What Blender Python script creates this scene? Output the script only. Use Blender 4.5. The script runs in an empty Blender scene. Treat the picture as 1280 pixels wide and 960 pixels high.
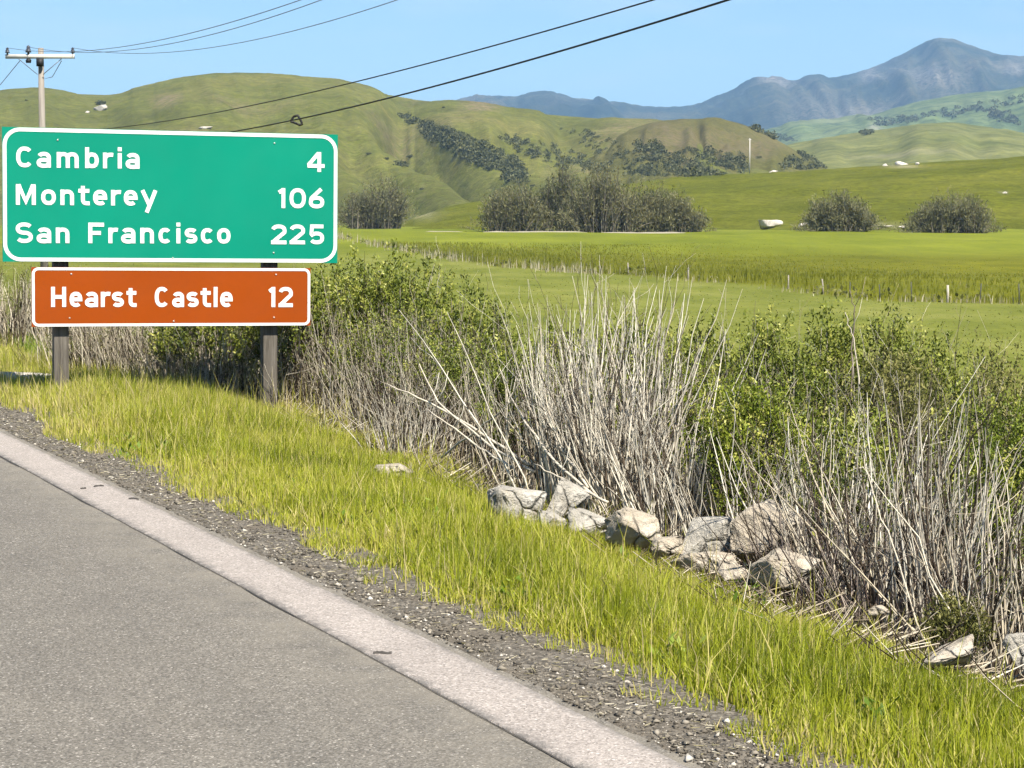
import bpy, math, random
import numpy as np
from mathutils import Vector, Matrix
from mathutils.bvhtree import BVHTree

random.seed(7)
RNG = np.random.default_rng(11)
scene = bpy.context.scene
COL = scene.collection

# ------------------------------------------------------------------ camera
F_PX = 2740.0                       # focal length in pixels of a 1280 px wide picture
PITCH = math.atan(210.0 / F_PX)     # looking slightly down: horizon above the middle
CAM_H = 1.6
cam_d = bpy.data.cameras.new('camera')
cam_d.sensor_width = 36.0
cam_d.lens = F_PX / 1280.0 * 36.0
cam_d.clip_start = 0.2
cam_d.clip_end = 40000
cam = bpy.data.objects.new('camera', cam_d)
COL.objects.link(cam)
cam.location = (0, 0, CAM_H)
cam.rotation_euler = (math.pi / 2 - PITCH, 0, 0)
scene.camera = cam

# ------------------------------------------------------------------ world and sun
SUN_AZ = math.radians(150)          # clockwise from +Y: behind the camera, to the right
SUN_EL = math.radians(53)
world = bpy.data.worlds.new('World')
scene.world = world
world.use_nodes = True
wn, wl = world.node_tree.nodes, world.node_tree.links
wn.clear()
sky = wn.new('ShaderNodeTexSky')
sky.sky_type = 'NISHITA'
sky.sun_disc = False
sky.sun_elevation = SUN_EL
sky.sun_rotation = SUN_AZ
sky.altitude = 0
sky.air_density = 1.0
sky.dust_density = 0.2
sky.ozone_density = 2.5
tint = wn.new('ShaderNodeMix'); tint.data_type = 'RGBA'; tint.blend_type = 'MULTIPLY'
tint.inputs[0].default_value = 1.0
tint.inputs[7].default_value = (0.84, 0.99, 1.14, 1)
wl.new(sky.outputs[0], tint.inputs[6])
# thin cirrus streaks high in the air
tc = wn.new('ShaderNodeTexCoord')
mp = wn.new('ShaderNodeMapping'); mp.inputs['Scale'].default_value = (5, 3, 26); mp.inputs['Rotation'].default_value = (0, 0.35, 0)
cn = wn.new('ShaderNodeTexNoise'); cn.inputs['Scale'].default_value = 2.0; cn.inputs['Detail'].default_value = 6
cr = wn.new('ShaderNodeMapRange'); cr.inputs[1].default_value = 0.5; cr.inputs[2].default_value = 0.85; cr.inputs[3].default_value = 0; cr.inputs[4].default_value = 0.55
cmx = wn.new('ShaderNodeMix'); cmx.data_type = 'RGBA'
cmx.inputs[7].default_value = (6.5, 7.6, 8.6, 1)
wl.new(tc.outputs['Generated'], mp.inputs[0]); wl.new(mp.outputs[0], cn.inputs['Vector'])
wl.new(cn.outputs[0], cr.inputs[0]); wl.new(cr.outputs[0], cmx.inputs[0])
wl.new(tint.outputs[2], cmx.inputs[6])
bg = wn.new('ShaderNodeBackground'); bg.inputs[1].default_value = 0.053
wo = wn.new('ShaderNodeOutputWorld')
wl.new(cmx.outputs[2], bg.inputs[0]); wl.new(bg.outputs[0], wo.inputs[0])

sun_d = bpy.data.lights.new('sun', 'SUN')
sun_d.energy = 5.0
sun_d.angle = math.radians(0.53)
sun_d.color = (1.0, 0.93, 0.82)
sun = bpy.data.objects.new('sun', sun_d)
COL.objects.link(sun)
sdir = Vector((math.sin(SUN_AZ) * math.cos(SUN_EL), math.cos(SUN_AZ) * math.cos(SUN_EL), math.sin(SUN_EL)))
sun.rotation_euler = sdir.to_track_quat('Z', 'Y').to_euler()
sun.location = sdir * 50

vs = scene.view_settings
vs.view_transform = 'Standard'; vs.look = 'None'; vs.exposure = 1.25; vs.gamma = 1.0
vs.use_curve_mapping = False
cy = scene.cycles
cy.max_bounces = 4; cy.diffuse_bounces = 2; cy.glossy_bounces = 1; cy.transmission_bounces = 2
cy.use_adaptive_sampling = True; cy.adaptive_threshold = 0.03
cy.transparent_max_bounces = 4; cy.volume_bounces = 0
cy.use_denoising = True
cy.sample_clamp_indirect = 6.0
scene.render.film_transparent = False

# ------------------------------------------------------------------ projection helpers
CP, SP = math.cos(PITCH), math.sin(PITCH)
def ray(px, py):
    a = (px - 640.0) / F_PX; b = -(py - 480.0) / F_PX
    return Vector((a, CP + b * SP, -SP + b * CP))      # camera forward tilted down by PITCH
def at(px, py, Y):
    d = ray(px, py); k = Y / d.y
    return Vector((d.x * k, Y, CAM_H + d.z * k))
def on_z(px, py, z):
    d = ray(px, py); k = (z - CAM_H) / d.z
    return Vector((d.x * k, d.y * k, z))
def pix(P):                                             # array of points -> pixels
    P = np.asarray(P); x = P[..., 0]; y = P[..., 1]; z = P[..., 2] - CAM_H
    fwd = y * CP - z * SP; up = y * SP + z * CP
    return 640 + F_PX * x / fwd, 480 - F_PX * up / fwd

TH = math.radians(23.45)            # the road runs off to the left of the view axis
RD = (-math.sin(TH), math.cos(TH))
RN = (math.cos(TH), math.sin(TH))
def uv_of(x, y):
    return x * RD[0] + y * RD[1], x * RN[0] + y * RN[1]
def xy_of(u, v):
    return u * RD[0] + v * RN[0], u * RD[1] + v * RN[1]

# ------------------------------------------------------------------ noise
def _hash(ix, iy, s):
    h = (ix.astype(np.int64) * 374761393 + iy.astype(np.int64) * 668265263 + s * 2147483647) & 0xFFFFFFFF
    h = ((h ^ (h >> 13)) * 1274126177) & 0xFFFFFFFF
    return ((h ^ (h >> 16)) & 0xFFFF) / 65535.0
def vnoise(x, y, s=0):
    x = np.asarray(x, float); y = np.asarray(y, float)
    ix = np.floor(x); iy = np.floor(y); fx = x - ix; fy = y - iy
    fx = fx * fx * (3 - 2 * fx); fy = fy * fy * (3 - 2 * fy)
    a = _hash(ix, iy, s); b = _hash(ix + 1, iy, s); c = _hash(ix, iy + 1, s); d = _hash(ix + 1, iy + 1, s)
    return (a * (1 - fx) + b * fx) * (1 - fy) + (c * (1 - fx) + d * fx) * fy
def fbm(x, y, o=4, s=0):
    t = 0; a = 0.5
    for i in range(o):
        t = t + a * (vnoise(x * 2 ** i, y * 2 ** i, s + i * 17) - 0.5); a *= 0.5
    return t * 2                                         # about -1..1
def sstep(a, b, x):
    t = np.clip((np.asarray(x, float) - a) / (b - a), 0, 1); return t * t * (3 - 2 * t)

# ------------------------------------------------------------------ mesh building
def mesh_from(name, V, faces, rnd=None, attrs=None, smooth=False):
    """faces: list of int arrays (m,k)"""
    me = bpy.data.meshes.new(name)
    V = np.ascontiguousarray(V, dtype=np.float32)
    me.vertices.add(len(V)); me.vertices.foreach_set('co', V.ravel())
    loops = []; starts = []; pos = 0
    for Fc in faces:
        Fc = np.asarray(Fc, dtype=np.int32)
        if len(Fc) == 0: continue
        m, k = Fc.shape
        loops.append(Fc.ravel()); starts.append(pos + np.arange(m, dtype=np.int32) * k); pos += m * k
    L = np.concatenate(loops); S = np.concatenate(starts)
    me.loops.add(len(L)); me.loops.foreach_set('vertex_index', L)
    me.polygons.add(len(S)); me.polygons.foreach_set('loop_start', S)
    if smooth:
        me.polygons.foreach_set('use_smooth', np.ones(len(S), dtype=bool))
    at_ = dict(attrs or {})
    if rnd is not None: at_['rnd'] = rnd
    for k_, v_ in at_.items():
        a = me.attributes.new(k_, 'FLOAT', 'POINT')
        a.data.foreach_set('value', np.ascontiguousarray(v_, dtype=np.float32))
    me.update(calc_edges=True)
    return me
class MB:
    def __init__(s): s.V = []; s.F = []; s.R = []; s.n = 0
    def add(s, V, F, rnd=0.5):
        V = np.asarray(V, float).reshape(-1, 3)
        s.V.append(V)
        for f in (F if isinstance(F, list) else [F]):
            f = np.asarray(f, int)
            if f.size: s.F.append(f + s.n)
        s.R.append(np.broadcast_to(np.asarray(rnd, float), (len(V),)).copy() if np.ndim(rnd) == 0 else np.asarray(rnd, float))
        s.n += len(V)
    def box(s, lo, hi, M=None, rnd=0.5, taper=1.0):
        x0, y0, z0 = lo; x1, y1, z1 = hi
        V = np.array([[x0, y0, z0], [x1, y0, z0], [x1, y1, z0], [x0, y1, z0], [x0, y0, z1], [x1, y0, z1], [x1, y1, z1], [x0, y1, z1]], float)
        F = np.array([[0, 3, 2, 1], [4, 5, 6, 7], [0, 1, 5, 4], [1, 2, 6, 5], [2, 3, 7, 6], [3, 0, 4, 7]])
        if M is not None: V = V @ np.array(M.to_3x3()).T + np.array(M.translation)
        s.add(V, F, rnd)
    def tube(s, pts, rad, sides=8, rnd=0.5, cap=True):
        pts = np.asarray(pts, float); k = len(pts)
        rad = np.broadcast_to(np.asarray(rad, float), (k,))
        T = np.gradient(pts, axis=0); T /= np.linalg.norm(T, axis=1, keepdims=True) + 1e-9
        ref = np.array([0, 0, 1.0]) if abs(T[:, 2]).mean() < 0.8 else np.array([1.0, 0, 0])
        A = np.cross(T, ref); A /= np.linalg.norm(A, axis=1, keepdims=True) + 1e-9
        B = np.cross(A, T)
        an = np.arange(sides) / sides * 2 * np.pi
        V = pts[:, None, :] + rad[:, None, None] * (A[:, None, :] * np.cos(an)[None, :, None] + B[:, None, :] * np.sin(an)[None, :, None])
        i = np.arange(k - 1)[:, None] * sides; j = np.arange(sides)[None, :]; j2 = (j + 1) % sides
        F = np.stack([i + j, i + j2, i + sides + j2, i + sides + j], -1).reshape(-1, 4)
        fl = [F]
        if cap:
            fl.append(np.arange(sides)[None, ::-1]); fl.append((np.arange(sides) + (k - 1) * sides)[None, :])
        s.add(V.reshape(-1, 3), fl, rnd)
    def mesh(s, name, smooth=False):
        return mesh_from(name, np.concatenate(s.V), s.F, np.concatenate(s.R), smooth=smooth)
def link(name, me, mat=None, parent=None, loc=None, rot=None):
    o = bpy.data.objects.new(name, me); COL.objects.link(o)
    if mat is not None:
        me.materials.clear(); me.materials.append(mat)
    if parent is not None: o.parent = parent
    if loc is not None: o.location = loc
    if rot is not None: o.rotation_euler = rot
    return o
def empty(name, loc, rz=0.0):
    o = bpy.data.objects.new(name, None); COL.objects.link(o)
    o.empty_display_size = 0.2; o.location = loc; o.rotation_euler = (0, 0, rz); return o
def tag(o, label, cat, group=None):
    o['label'] = label; o['category'] = cat
    if group: o['group'] = group
    return o
def structure(o): o['kind'] = 'structure'; return o
def stuff(o): o['kind'] = 'stuff'; return o

# ------------------------------------------------------------------ materials
ALBEDO = 0.80                       # overall calibration of the base colours to the exposure
class NT:
    def __init__(s, name):
        s.m = bpy.data.materials.new(name); s.m.use_nodes = True
        s.n = s.m.node_tree.nodes; s.l = s.m.node_tree.links
        s.n.clear()
        s.out = s.n.new('ShaderNodeOutputMaterial')
        s.b = s.n.new('ShaderNodeBsdfPrincipled')
        s.l.new(s.b.outputs[0], s.out.inputs[0])
        s.b.inputs['Specular IOR Level'].default_value = 0.3
    def pos(s):
        g = s.n.new('ShaderNodeNewGeometry'); return g.outputs['Position']
    def obj(s):
        g = s.n.new('ShaderNodeTexCoord'); return g.outputs['Object']
    def scale(s, vec, sc, rot=(0, 0, 0)):
        m = s.n.new('ShaderNodeMapping'); m.inputs['Scale'].default_value = sc; m.inputs['Rotation'].default_value = rot
        s.l.new(vec, m.inputs[0]); return m.outputs[0]
    def noise(s, vec, sc, det=4, rough=0.55, dist=0):
        n = s.n.new('ShaderNodeTexNoise'); n.inputs['Scale'].default_value = sc; n.inputs['Detail'].default_value = det
        n.inputs['Roughness'].default_value = rough; n.inputs['Distortion'].default_value = dist
        s.l.new(vec, n.inputs['Vector']); return n.outputs[0]
    def voro(s, vec, sc, out='Distance', feat='F1'):
        n = s.n.new('ShaderNodeTexVoronoi'); n.inputs['Scale'].default_value = sc; n.feature = feat
        s.l.new(vec, n.inputs['Vector']); return n.outputs[out]
    def attr(s, name):
        a = s.n.new('ShaderNodeAttribute'); a.attribute_name = name; return a.outputs['Fac']
    def ramp(s, fac, stops):
        r = s.n.new('ShaderNodeValToRGB'); e = r.color_ramp.elements
        while len(e) < len(stops): e.new(0.5)
        for el, (p, c) in zip(e, stops):
            el.position = p; el.color = (*c, 1) if len(c) == 3 else c
        s.l.new(fac, r.inputs[0]); return r.outputs[0]
    def rng(s, v, a, b, c=0.0, d=1.0):
        r = s.n.new('ShaderNodeMapRange')
        for i, x in zip((1, 2, 3, 4), (a, b, c, d)): r.inputs[i].default_value = x
        s.l.new(v, r.inputs[0]); return r.outputs[0]
    def mix(s, fac, a, b, mode='MIX'):
        m = s.n.new('ShaderNodeMix'); m.data_type = 'RGBA'; m.blend_type = mode
        for i, x in ((0, fac), (6, a), (7, b)):
            if isinstance(x, (int, float)): m.inputs[i].default_value = x
            elif isinstance(x, tuple): m.inputs[i].default_value = (*x, 1)
            else: s.l.new(x, m.inputs[i])
        return m.outputs[2]
    def math(s, op, a, b=0.0):
        m = s.n.new('ShaderNodeMath'); m.operation = op
        for i, x in ((0, a), (1, b)):
            if isinstance(x, (int, float)): m.inputs[i].default_value = x
            else: s.l.new(x, m.inputs[i])
        return m.outputs[0]
    def bump(s, h, strength, dist):
        b = s.n.new('ShaderNodeBump'); b.inputs['Strength'].default_value = strength; b.inputs['Distance'].default_value = dist
        s.l.new(h, b.inputs['Height']); s.l.new(b.outputs[0], s.b.inputs['Normal']); return b
    def col(s, c):
        s.l.new(s.mix(1.0, c, (ALBEDO,) * 3, 'MULTIPLY'), s.b.inputs['Base Color'])
    def rough(s, r):
        if isinstance(r, (int, float)): s.b.inputs['Roughness'].default_value = r
        else: s.l.new(r, s.b.inputs['Roughness'])
    def translucent(s, colour, amt):
        t = s.n.new('ShaderNodeBsdfTranslucent'); mx = s.n.new('ShaderNodeMixShader')
        s.l.new(s.mix(1.0, colour, (ALBEDO,) * 3, 'MULTIPLY'), t.inputs[0]); mx.inputs[0].default_value = amt
        s.l.new(s.b.outputs[0], mx.inputs[1]); s.l.new(t.outputs[0], mx.inputs[2]); s.l.new(mx.outputs[0], s.out.inputs[0])

def foliage_mat(name, stops, trans=0.3, rough=0.6, spec=0.25, nscale=None):
    t = NT(name); c = t.ramp(t.attr('rnd'), stops)
    if nscale:
        c = t.mix(1.0, c, t.ramp(t.noise(t.pos(), nscale, 3), [(0.3, (0.72, 0.72, 0.70)), (0.7, (1.12, 1.1, 1.0))]), 'MULTIPLY')
    t.col(c); t.rough(rough); t.b.inputs['Specular IOR Level'].default_value = spec
    if trans: t.translucent(c, trans)
    return t.m
def plain(name, c, rough=0.6, metal=0.0, spec=0.3, var=0.12, nscale=8.0, bump=0.0):
    t = NT(name)
    n = t.noise(t.obj(), nscale, 5)
    t.col(t.mix(1.0, c, t.ramp(n, [(0.25, (1 - var,) * 3), (0.75, (1 + var,) * 3)]), 'MULTIPLY'))
    t.rough(rough); t.b.inputs['Metallic'].default_value = metal; t.b.inputs['Specular IOR Level'].default_value = spec
    if bump: t.bump(t.noise(t.obj(), nscale * 4, 4), bump, 0.01)
    return t.m

M = {}
# asphalt
t = NT('asphalt')
p = t.pos()
g1 = t.voro(p, 150.0, 'Color'); gray = t.math('MULTIPLY', g1, 1.0)
c = t.ramp(gray, [(0.0, (0.070, 0.064, 0.054)), (0.45, (0.156, 0.144, 0.123)), (0.82, (0.230, 0.214, 0.186)), (1.0, (0.54, 0.51, 0.46))])
c = t.mix(1.0, c, t.ramp(t.noise(p, 1.6, 6, 0.65), [(0.3, (0.90, 0.89, 0.88)), (0.7, (1.08, 1.07, 1.05))]), 'MULTIPLY')
wear = t.scale(p, (1.0, 1.0, 1.0), (0, 0, -TH))
streak = t.noise(t.scale(wear, (3.0, 0.12, 1)), 1.0, 4)
c = t.mix(1.0, c, t.ramp(streak, [(0.3, (0.90, 0.90, 0.90)), (0.7, (1.08, 1.07, 1.05))]), 'MULTIPLY')
c = t.mix(t.math('MULTIPLY', t.attr('dust'), t.rng(t.noise(p, 5.0, 4), 0.3, 0.65)), c, (0.25, 0.225, 0.18))
t.col(c); t.rough(0.85); t.bump(t.math('ADD', t.voro(p, 120.0), t.noise(p, 300, 2)), 0.8, 0.004)
M['asphalt'] = t.m
# worn edge line
t = NT('edge_paint')
p = t.pos()
c = t.ramp(t.voro(p, 130.0, 'Color'), [(0.0, (0.18, 0.157, 0.137)), (0.4, (0.32, 0.287, 0.257)), (0.8, (0.42, 0.378, 0.342)), (1.0, (0.60, 0.56, 0.52))])
c = t.mix(t.rng(t.noise(p, 26.0, 5), 0.60, 0.72, 0, 0.5), c, (0.22, 0.205, 0.19))
c = t.mix(1.0, c, t.ramp(t.noise(p, 2.2, 4), [(0.3, (0.90, 0.89, 0.88)), (0.7, (1.06, 1.05, 1.04))]), 'MULTIPLY')
c = t.mix(t.math('MULTIPLY', t.attr('wear'), t.rng(t.noise(p, 14.0, 5), 0.38, 0.55)), c, (0.15, 0.14, 0.125))
t.col(c); t.rough(0.8); t.bump(t.math('ADD', t.voro(p, 120.0), t.noise(p, 200, 2)), 0.7, 0.004)
M['line'] = t.m
M['seam'] = plain('seam_dark', (0.055, 0.050, 0.045), 0.9, nscale=20, var=0.4)
# gravel bed
t = NT('gravel_bed')
p = t.pos()
c = t.ramp(t.voro(p, 70.0, 'Color'), [(0.0, (0.042, 0.037, 0.029)), (0.5, (0.125, 0.110, 0.086)), (0.9, (0.23, 0.205, 0.165)), (1.0, (0.44, 0.40, 0.32))])
c = t.mix(t.rng(t.noise(p, 3.5, 5), 0.50, 0.68), c, (0.14, 0.118, 0.088))
t.col(c); t.rough(0.95); t.bump(t.noise(p, 60, 5), 0.9, 0.02)
M['gravel'] = t.m
t = NT('gravel_stone')
t.col(t.ramp(t.attr('rnd'), [(0.0, (0.06, 0.052, 0.040)), (0.55, (0.155, 0.135, 0.105)), (0.88, (0.27, 0.24, 0.19)), (0.97, (0.55, 0.51, 0.44))])); t.rough(0.9)
M['stone'] = t.m
# ground
t = NT('ground_cover')
p = t.pos()
soil = t.ramp(t.noise(p, 6.0, 6), [(0.3, (0.035, 0.028, 0.019)), (0.7, (0.095, 0.078, 0.052))])  # dark humus, deepened to paint the shade under the thicket
mead = t.ramp(t.noise(t.scale(p, (1.0, 0.35, 1)), 0.22, 6, 0.62), [(0.28, (0.104, 0.122, 0.014)), (0.5, (0.148, 0.164, 0.026)), (0.72, (0.210, 0.214, 0.054))])
mead = t.mix(1.0, mead, t.ramp(t.noise(p, 2.2, 5, 0.7), [(0.25, (0.70, 0.74, 0.66)), (0.75, (1.25, 1.22, 1.2))]), 'MULTIPLY')
field = t.ramp(t.noise(t.scale(p, (0.5, 0.22, 1)), 0.09, 5, 0.6), [(0.25, (0.078, 0.084, 0.002)), (0.5, (0.114, 0.121, 0.004)), (0.75, (0.160, 0.162, 0.008))])
field = t.mix(1.0, field, t.ramp(t.noise(t.scale(p, (0.5, 0.2, 1)), 0.6, 6, 0.72), [(0.28, (0.66, 0.69, 0.60)), (0.72, (1.32, 1.28, 1.2))]), 'MULTIPLY')
bright = t.mix(1.0, t.ramp(t.noise(t.scale(p, (0.4, 0.2, 1)), 0.06, 5), [(0.3, (0.118, 0.144, 0.006)), (0.7, (0.190, 0.212, 0.018))]), t.ramp(t.noise(t.scale(p, (0.4, 0.12, 1)), 0.35, 6, 0.72), [(0.28, (0.74, 0.77, 0.66)), (0.72, (1.26, 1.22, 1.2))]), 'MULTIPLY')
verge = t.ramp(t.noise(p, 8.0, 5), [(0.3, (0.080, 0.085, 0.020)), (0.7, (0.155, 0.155, 0.045))])
c = t.mix(t.attr('soil'), mead, soil)
c = t.mix(t.attr('field'), c, field)
c = t.mix(t.attr('bright'), c, bright)
c = t.mix(t.attr('verge'), c, verge)
t.col(c); t.rough(0.9); t.b.inputs['Specular IOR Level'].default_value = 0.1
t.bump(t.noise(p, 5.0, 6), 0.6, 0.08)
M['ground'] = t.m
# hills
def hill_mat(name, lo, mid, hi, bare, big, fine, dist, dark=(0.05, 0.07, 0.03), darkamt=0.0, terr=0.0):
    t = NT(name); p = t.pos()
    c = t.ramp(t.noise(p, big, 6, 0.62), [(0.28, lo), (0.5, mid), (0.72, hi)])
    c = t.mix(1.0, c, t.ramp(t.noise(p, fine, 5, 0.72), [(0.28, (0.52, 0.54, 0.50)), (0.72, (1.45, 1.42, 1.38))]), 'MULTIPLY')
    c = t.mix(1.0, c, t.ramp(t.noise(p, fine * 0.22, 6, 0.7), [(0.3, (0.74, 0.76, 0.72)), (0.7, (1.24, 1.22, 1.18))]), 'MULTIPLY')
    b = t.math('MULTIPLY', t.attr('bare'), t.rng(t.noise(p, fine * 0.8, 5, 0.7), 0.35, 0.60))
    c = t.mix(b, c, bare)
    if darkamt:
        k = t.math('MULTIPLY', t.rng(t.noise(p, fine * 1.4, 5, 0.75), 0.52, 0.60), darkamt)
        c = t.mix(k, c, dark)
    if terr:                                             # cattle terraces along the contour
        w = t.noise(t.scale(p, (0.12, 0.12, 3.0)), terr, 4, 0.6, 0.3)
        c = t.mix(1.0, c, t.ramp(w, [(0.3, (0.86, 0.86, 0.84)), (0.7, (1.10, 1.10, 1.08))]), 'MULTIPLY')
    t.col(c); t.rough(0.95); t.b.inputs['Specular IOR Level'].default_value = 0.05
    t.bump(t.noise(p, fine, 6, 0.7), 0.7, dist)
    return t.m
M['hill'] = hill_mat('hill_grass', (0.078, 0.092, 0.016), (0.114, 0.131, 0.024), (0.168, 0.166, 0.046), (0.26, 0.195, 0.13), 0.010, 0.30, 1.6, (0.07, 0.070, 0.03), 0.35, 0.10)
M['knoll'] = hill_mat('knoll_dry_grass', (0.078, 0.080, 0.020), (0.108, 0.106, 0.030), (0.145, 0.132, 0.048), (0.165, 0.130, 0.076), 0.012, 0.30, 1.6, (0.07, 0.075, 0.03), 0.4)
M['pasture'] = hill_mat('pasture_grass', (0.074, 0.084, 0.004), (0.105, 0.115, 0.008), (0.150, 0.150, 0.020), (0.40, 0.36, 0.26), 0.02, 0.55, 0.5, (0.10, 0.11, 0.02), 0.3)
M['round'] = hill_mat('round_hill_grass', (0.110, 0.125, 0.036), (0.145, 0.155, 0.050), (0.180, 0.182, 0.070), (0.36, 0.32, 0.24), 0.008, 0.06, 2.0)
M['foothill'] = hill_mat('foothill_grass', (0.095, 0.135, 0.055), (0.130, 0.170, 0.070), (0.175, 0.205, 0.10), (0.36, 0.33, 0.27), 0.003, 0.02, 8.0, (0.03, 0.05, 0.035), 0.55)
M['mountain'] = hill_mat('mountain_chaparral', (0.015, 0.026, 0.014), (0.055, 0.066, 0.036), (0.19, 0.17, 0.115), (0.34, 0.30, 0.25), 0.0024, 0.055, 22.0, (0.008, 0.017, 0.010), 0.9)
# vegetation
M['grass'] = foliage_mat('verge_grass_blade', [(0.0, (0.105, 0.135, 0.010)), (0.40, (0.246, 0.290, 0.012)), (0.78, (0.445, 0.474, 0.036)), (0.90, (0.56, 0.49, 0.15)), (1.0, (0.60, 0.50, 0.26))], 0.35, 0.55, 0.3)
M['lushgrass'] = foliage_mat('lush_grass_blade', [(0.0, (0.10, 0.17, 0.015)), (0.6, (0.19, 0.29, 0.025)), (1.0, (0.30, 0.36, 0.06))], 0.35)
M['meadowgrass'] = foliage_mat('meadow_grass_blade', [(0.0, (0.155, 0.170, 0.028)), (0.5, (0.215, 0.222, 0.046)), (0.85, (0.29, 0.28, 0.09)), (1.0, (0.42, 0.37, 0.18))], 0.4)
M['fieldgrass'] = foliage_mat('field_grass_blade', [(0.0, (0.16, 0.175, 0.012)), (0.5, (0.23, 0.24, 0.022)), (0.85, (0.32, 0.31, 0.06)), (1.0, (0.42, 0.37, 0.15))], 0.45)
M['reed'] = foliage_mat('dry_reed', [(0.0, (0.20, 0.18, 0.08)), (0.5, (0.36, 0.32, 0.19)), (1.0, (0.60, 0.55, 0.42))], 0.2)
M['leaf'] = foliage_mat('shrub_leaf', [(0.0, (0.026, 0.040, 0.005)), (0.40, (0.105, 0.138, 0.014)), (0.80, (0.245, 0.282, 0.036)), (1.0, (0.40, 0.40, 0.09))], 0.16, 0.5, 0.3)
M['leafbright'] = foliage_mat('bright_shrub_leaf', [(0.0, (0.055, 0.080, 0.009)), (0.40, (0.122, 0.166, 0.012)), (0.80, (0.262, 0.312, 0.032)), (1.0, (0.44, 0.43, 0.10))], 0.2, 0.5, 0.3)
M['leafdull'] = foliage_mat('dull_shrub_leaf', [(0.0, (0.060, 0.066, 0.016)), (0.5, (0.150, 0.155, 0.038)), (1.0, (0.29, 0.27, 0.09))], 0.25)
M['paletwig'] = foliage_mat('bleached_stem', [(0.0, (0.060, 0.044, 0.034)), (0.30, (0.17, 0.135, 0.105)), (0.6, (0.58, 0.52, 0.44)), (1.0, (0.86, 0.82, 0.74))], 0, 0.75, 0.2, 9.0)
M['twig'] = foliage_mat('dry_twig', [(0.0, (0.040, 0.028, 0.020)), (0.30, (0.095, 0.072, 0.052)), (0.45, (0.28, 0.235, 0.175)), (0.75, (0.54, 0.475, 0.38)), (1.0, (0.78, 0.72, 0.61))], 0, 0.8, 0.15, 7.0)  # dark end blackened to paint the shade between the stems
M['darktwig'] = foliage_mat('dark_stem', [(0.0, (0.040, 0.027, 0.025)), (0.5, (0.13, 0.098, 0.088)), (1.0, (0.40, 0.34, 0.31))], 0, 0.75, 0.2, 9.0)
M['bark'] = foliage_mat('shrub_bark', [(0.0, (0.080, 0.070, 0.050)), (1.0, (0.25, 0.22, 0.165))], 0, 0.85, 0.1)
M['willow'] = foliage_mat('willow_twigs', [(0.0, (0.105, 0.105, 0.045)), (0.5, (0.205, 0.200, 0.088)), (1.0, (0.34, 0.32, 0.16))], 0.4)
M['willowdark'] = foliage_mat('evergreen_leaf', [(0.0, (0.075, 0.082, 0.034)), (0.5, (0.15, 0.155, 0.066)), (1.0, (0.25, 0.24, 0.115))], 0.3)
M['scrub'] = foliage_mat('hillside_scrub_leaf', [(0.0, (0.030, 0.036, 0.012)), (0.5, (0.078, 0.086, 0.030)), (1.0, (0.165, 0.165, 0.065))], 0)
# rock
def rock_mat(name, base, light, stain, crack=0.55):
    t = NT(name); p = t.obj()
    c = t.ramp(t.noise(p, 5.0, 7, 0.62), [(0.25, tuple(x * 0.62 for x in base)), (0.5, base), (0.75, light)])
    c = t.mix(t.rng(t.noise(p, 2.6, 5, 0.6, 0.6), 0.55, 0.68, 0, 0.75), c, stain)
    v = t.noise(t.scale(p, (3.0, 3.0, 10.0), (0.35, 0.25, 0)), 1.6, 6, 0.6, 0.4)
    ds = t.n.new('ShaderNodeTexNoise'); ds.inputs['Scale'].default_value = 4.0; ds.inputs['Detail'].default_value = 5
    t.l.new(p, ds.inputs['Vector'])
    ed = t.voro(t.mix(0.16, p, ds.outputs['Color'], 'ADD'), 2.6, 'Distance', 'DISTANCE_TO_EDGE')
    lines = t.ramp(ed, [(0.0, (crack, crack, crack)), (0.018, (0.85, 0.85, 0.85)), (0.035, (1, 1, 1))])
    lines = t.mix(t.rng(t.noise(p, 1.9, 3), 0.42, 0.60), (1.0, 1.0, 1.0), lines)
    c = t.mix(1.0, c, lines, 'MULTIPLY')
    c = t.mix(t.rng(t.noise(p, 24.0, 3), 0.66, 0.72, 0, 0.6), c, (0.10, 0.095, 0.08))
    t.col(c); t.rough(0.9); t.b.inputs['Specular IOR Level'].default_value = 0.2
    t.bump(t.math('ADD', t.math('MULTIPLY', t.noise(p, 11, 8, 0.65), 1.0), t.math('MULTIPLY', lines, 0.5)), 1.0, 0.06)
    return t.m
M['rockgrey'] = rock_mat('grey_rock', (0.45, 0.42, 0.36), (0.66, 0.625, 0.56), (0.34, 0.28, 0.20), 0.3)
M['rocktan'] = rock_mat('tan_rock', (0.48, 0.42, 0.33), (0.68, 0.62, 0.52), (0.40, 0.29, 0.16), 0.3)
M['rockwhite'] = rock_mat('white_rock', (0.62, 0.57, 0.50), (0.80, 0.76, 0.70), (0.48, 0.42, 0.34), 0.75)
# sign
def sign_mat(name, c, r=0.42):
    t = NT(name); p = t.obj()
    n = t.noise(p, 1.1, 3)
    cc = t.mix(1.0, c, t.ramp(n, [(0.3, (0.93, 0.93, 0.93)), (0.7, (1.05, 1.05, 1.05))]), 'MULTIPLY')
    cc = t.mix(t.rng(t.noise(t.scale(p, (6, 6, 1.4)), 4.0, 5, 0.7), 0.62, 0.78, 0, 0.20), cc, tuple(x * 0.6 + 0.02 for x in c))
    t.col(cc); t.b.inputs['Specular IOR Level'].default_value = 0.2
    t.rough(t.rng(t.noise(p, 3.0, 4), 0.3, 0.7, r - 0.06, r + 0.08))
    t.bump(t.noise(p, 120.0, 2), 0.10, 0.002)
    return t.m
M['signgreen'] = sign_mat('green_sheeting', (0.000, 0.235, 0.150))
M['signbrown'] = sign_mat('brown_sheeting', (0.300, 0.052, 0.000))
M['signwhite'] = plain('white_sheeting', (0.74, 0.76, 0.74), 0.45, var=0.04, nscale=14)
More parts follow.
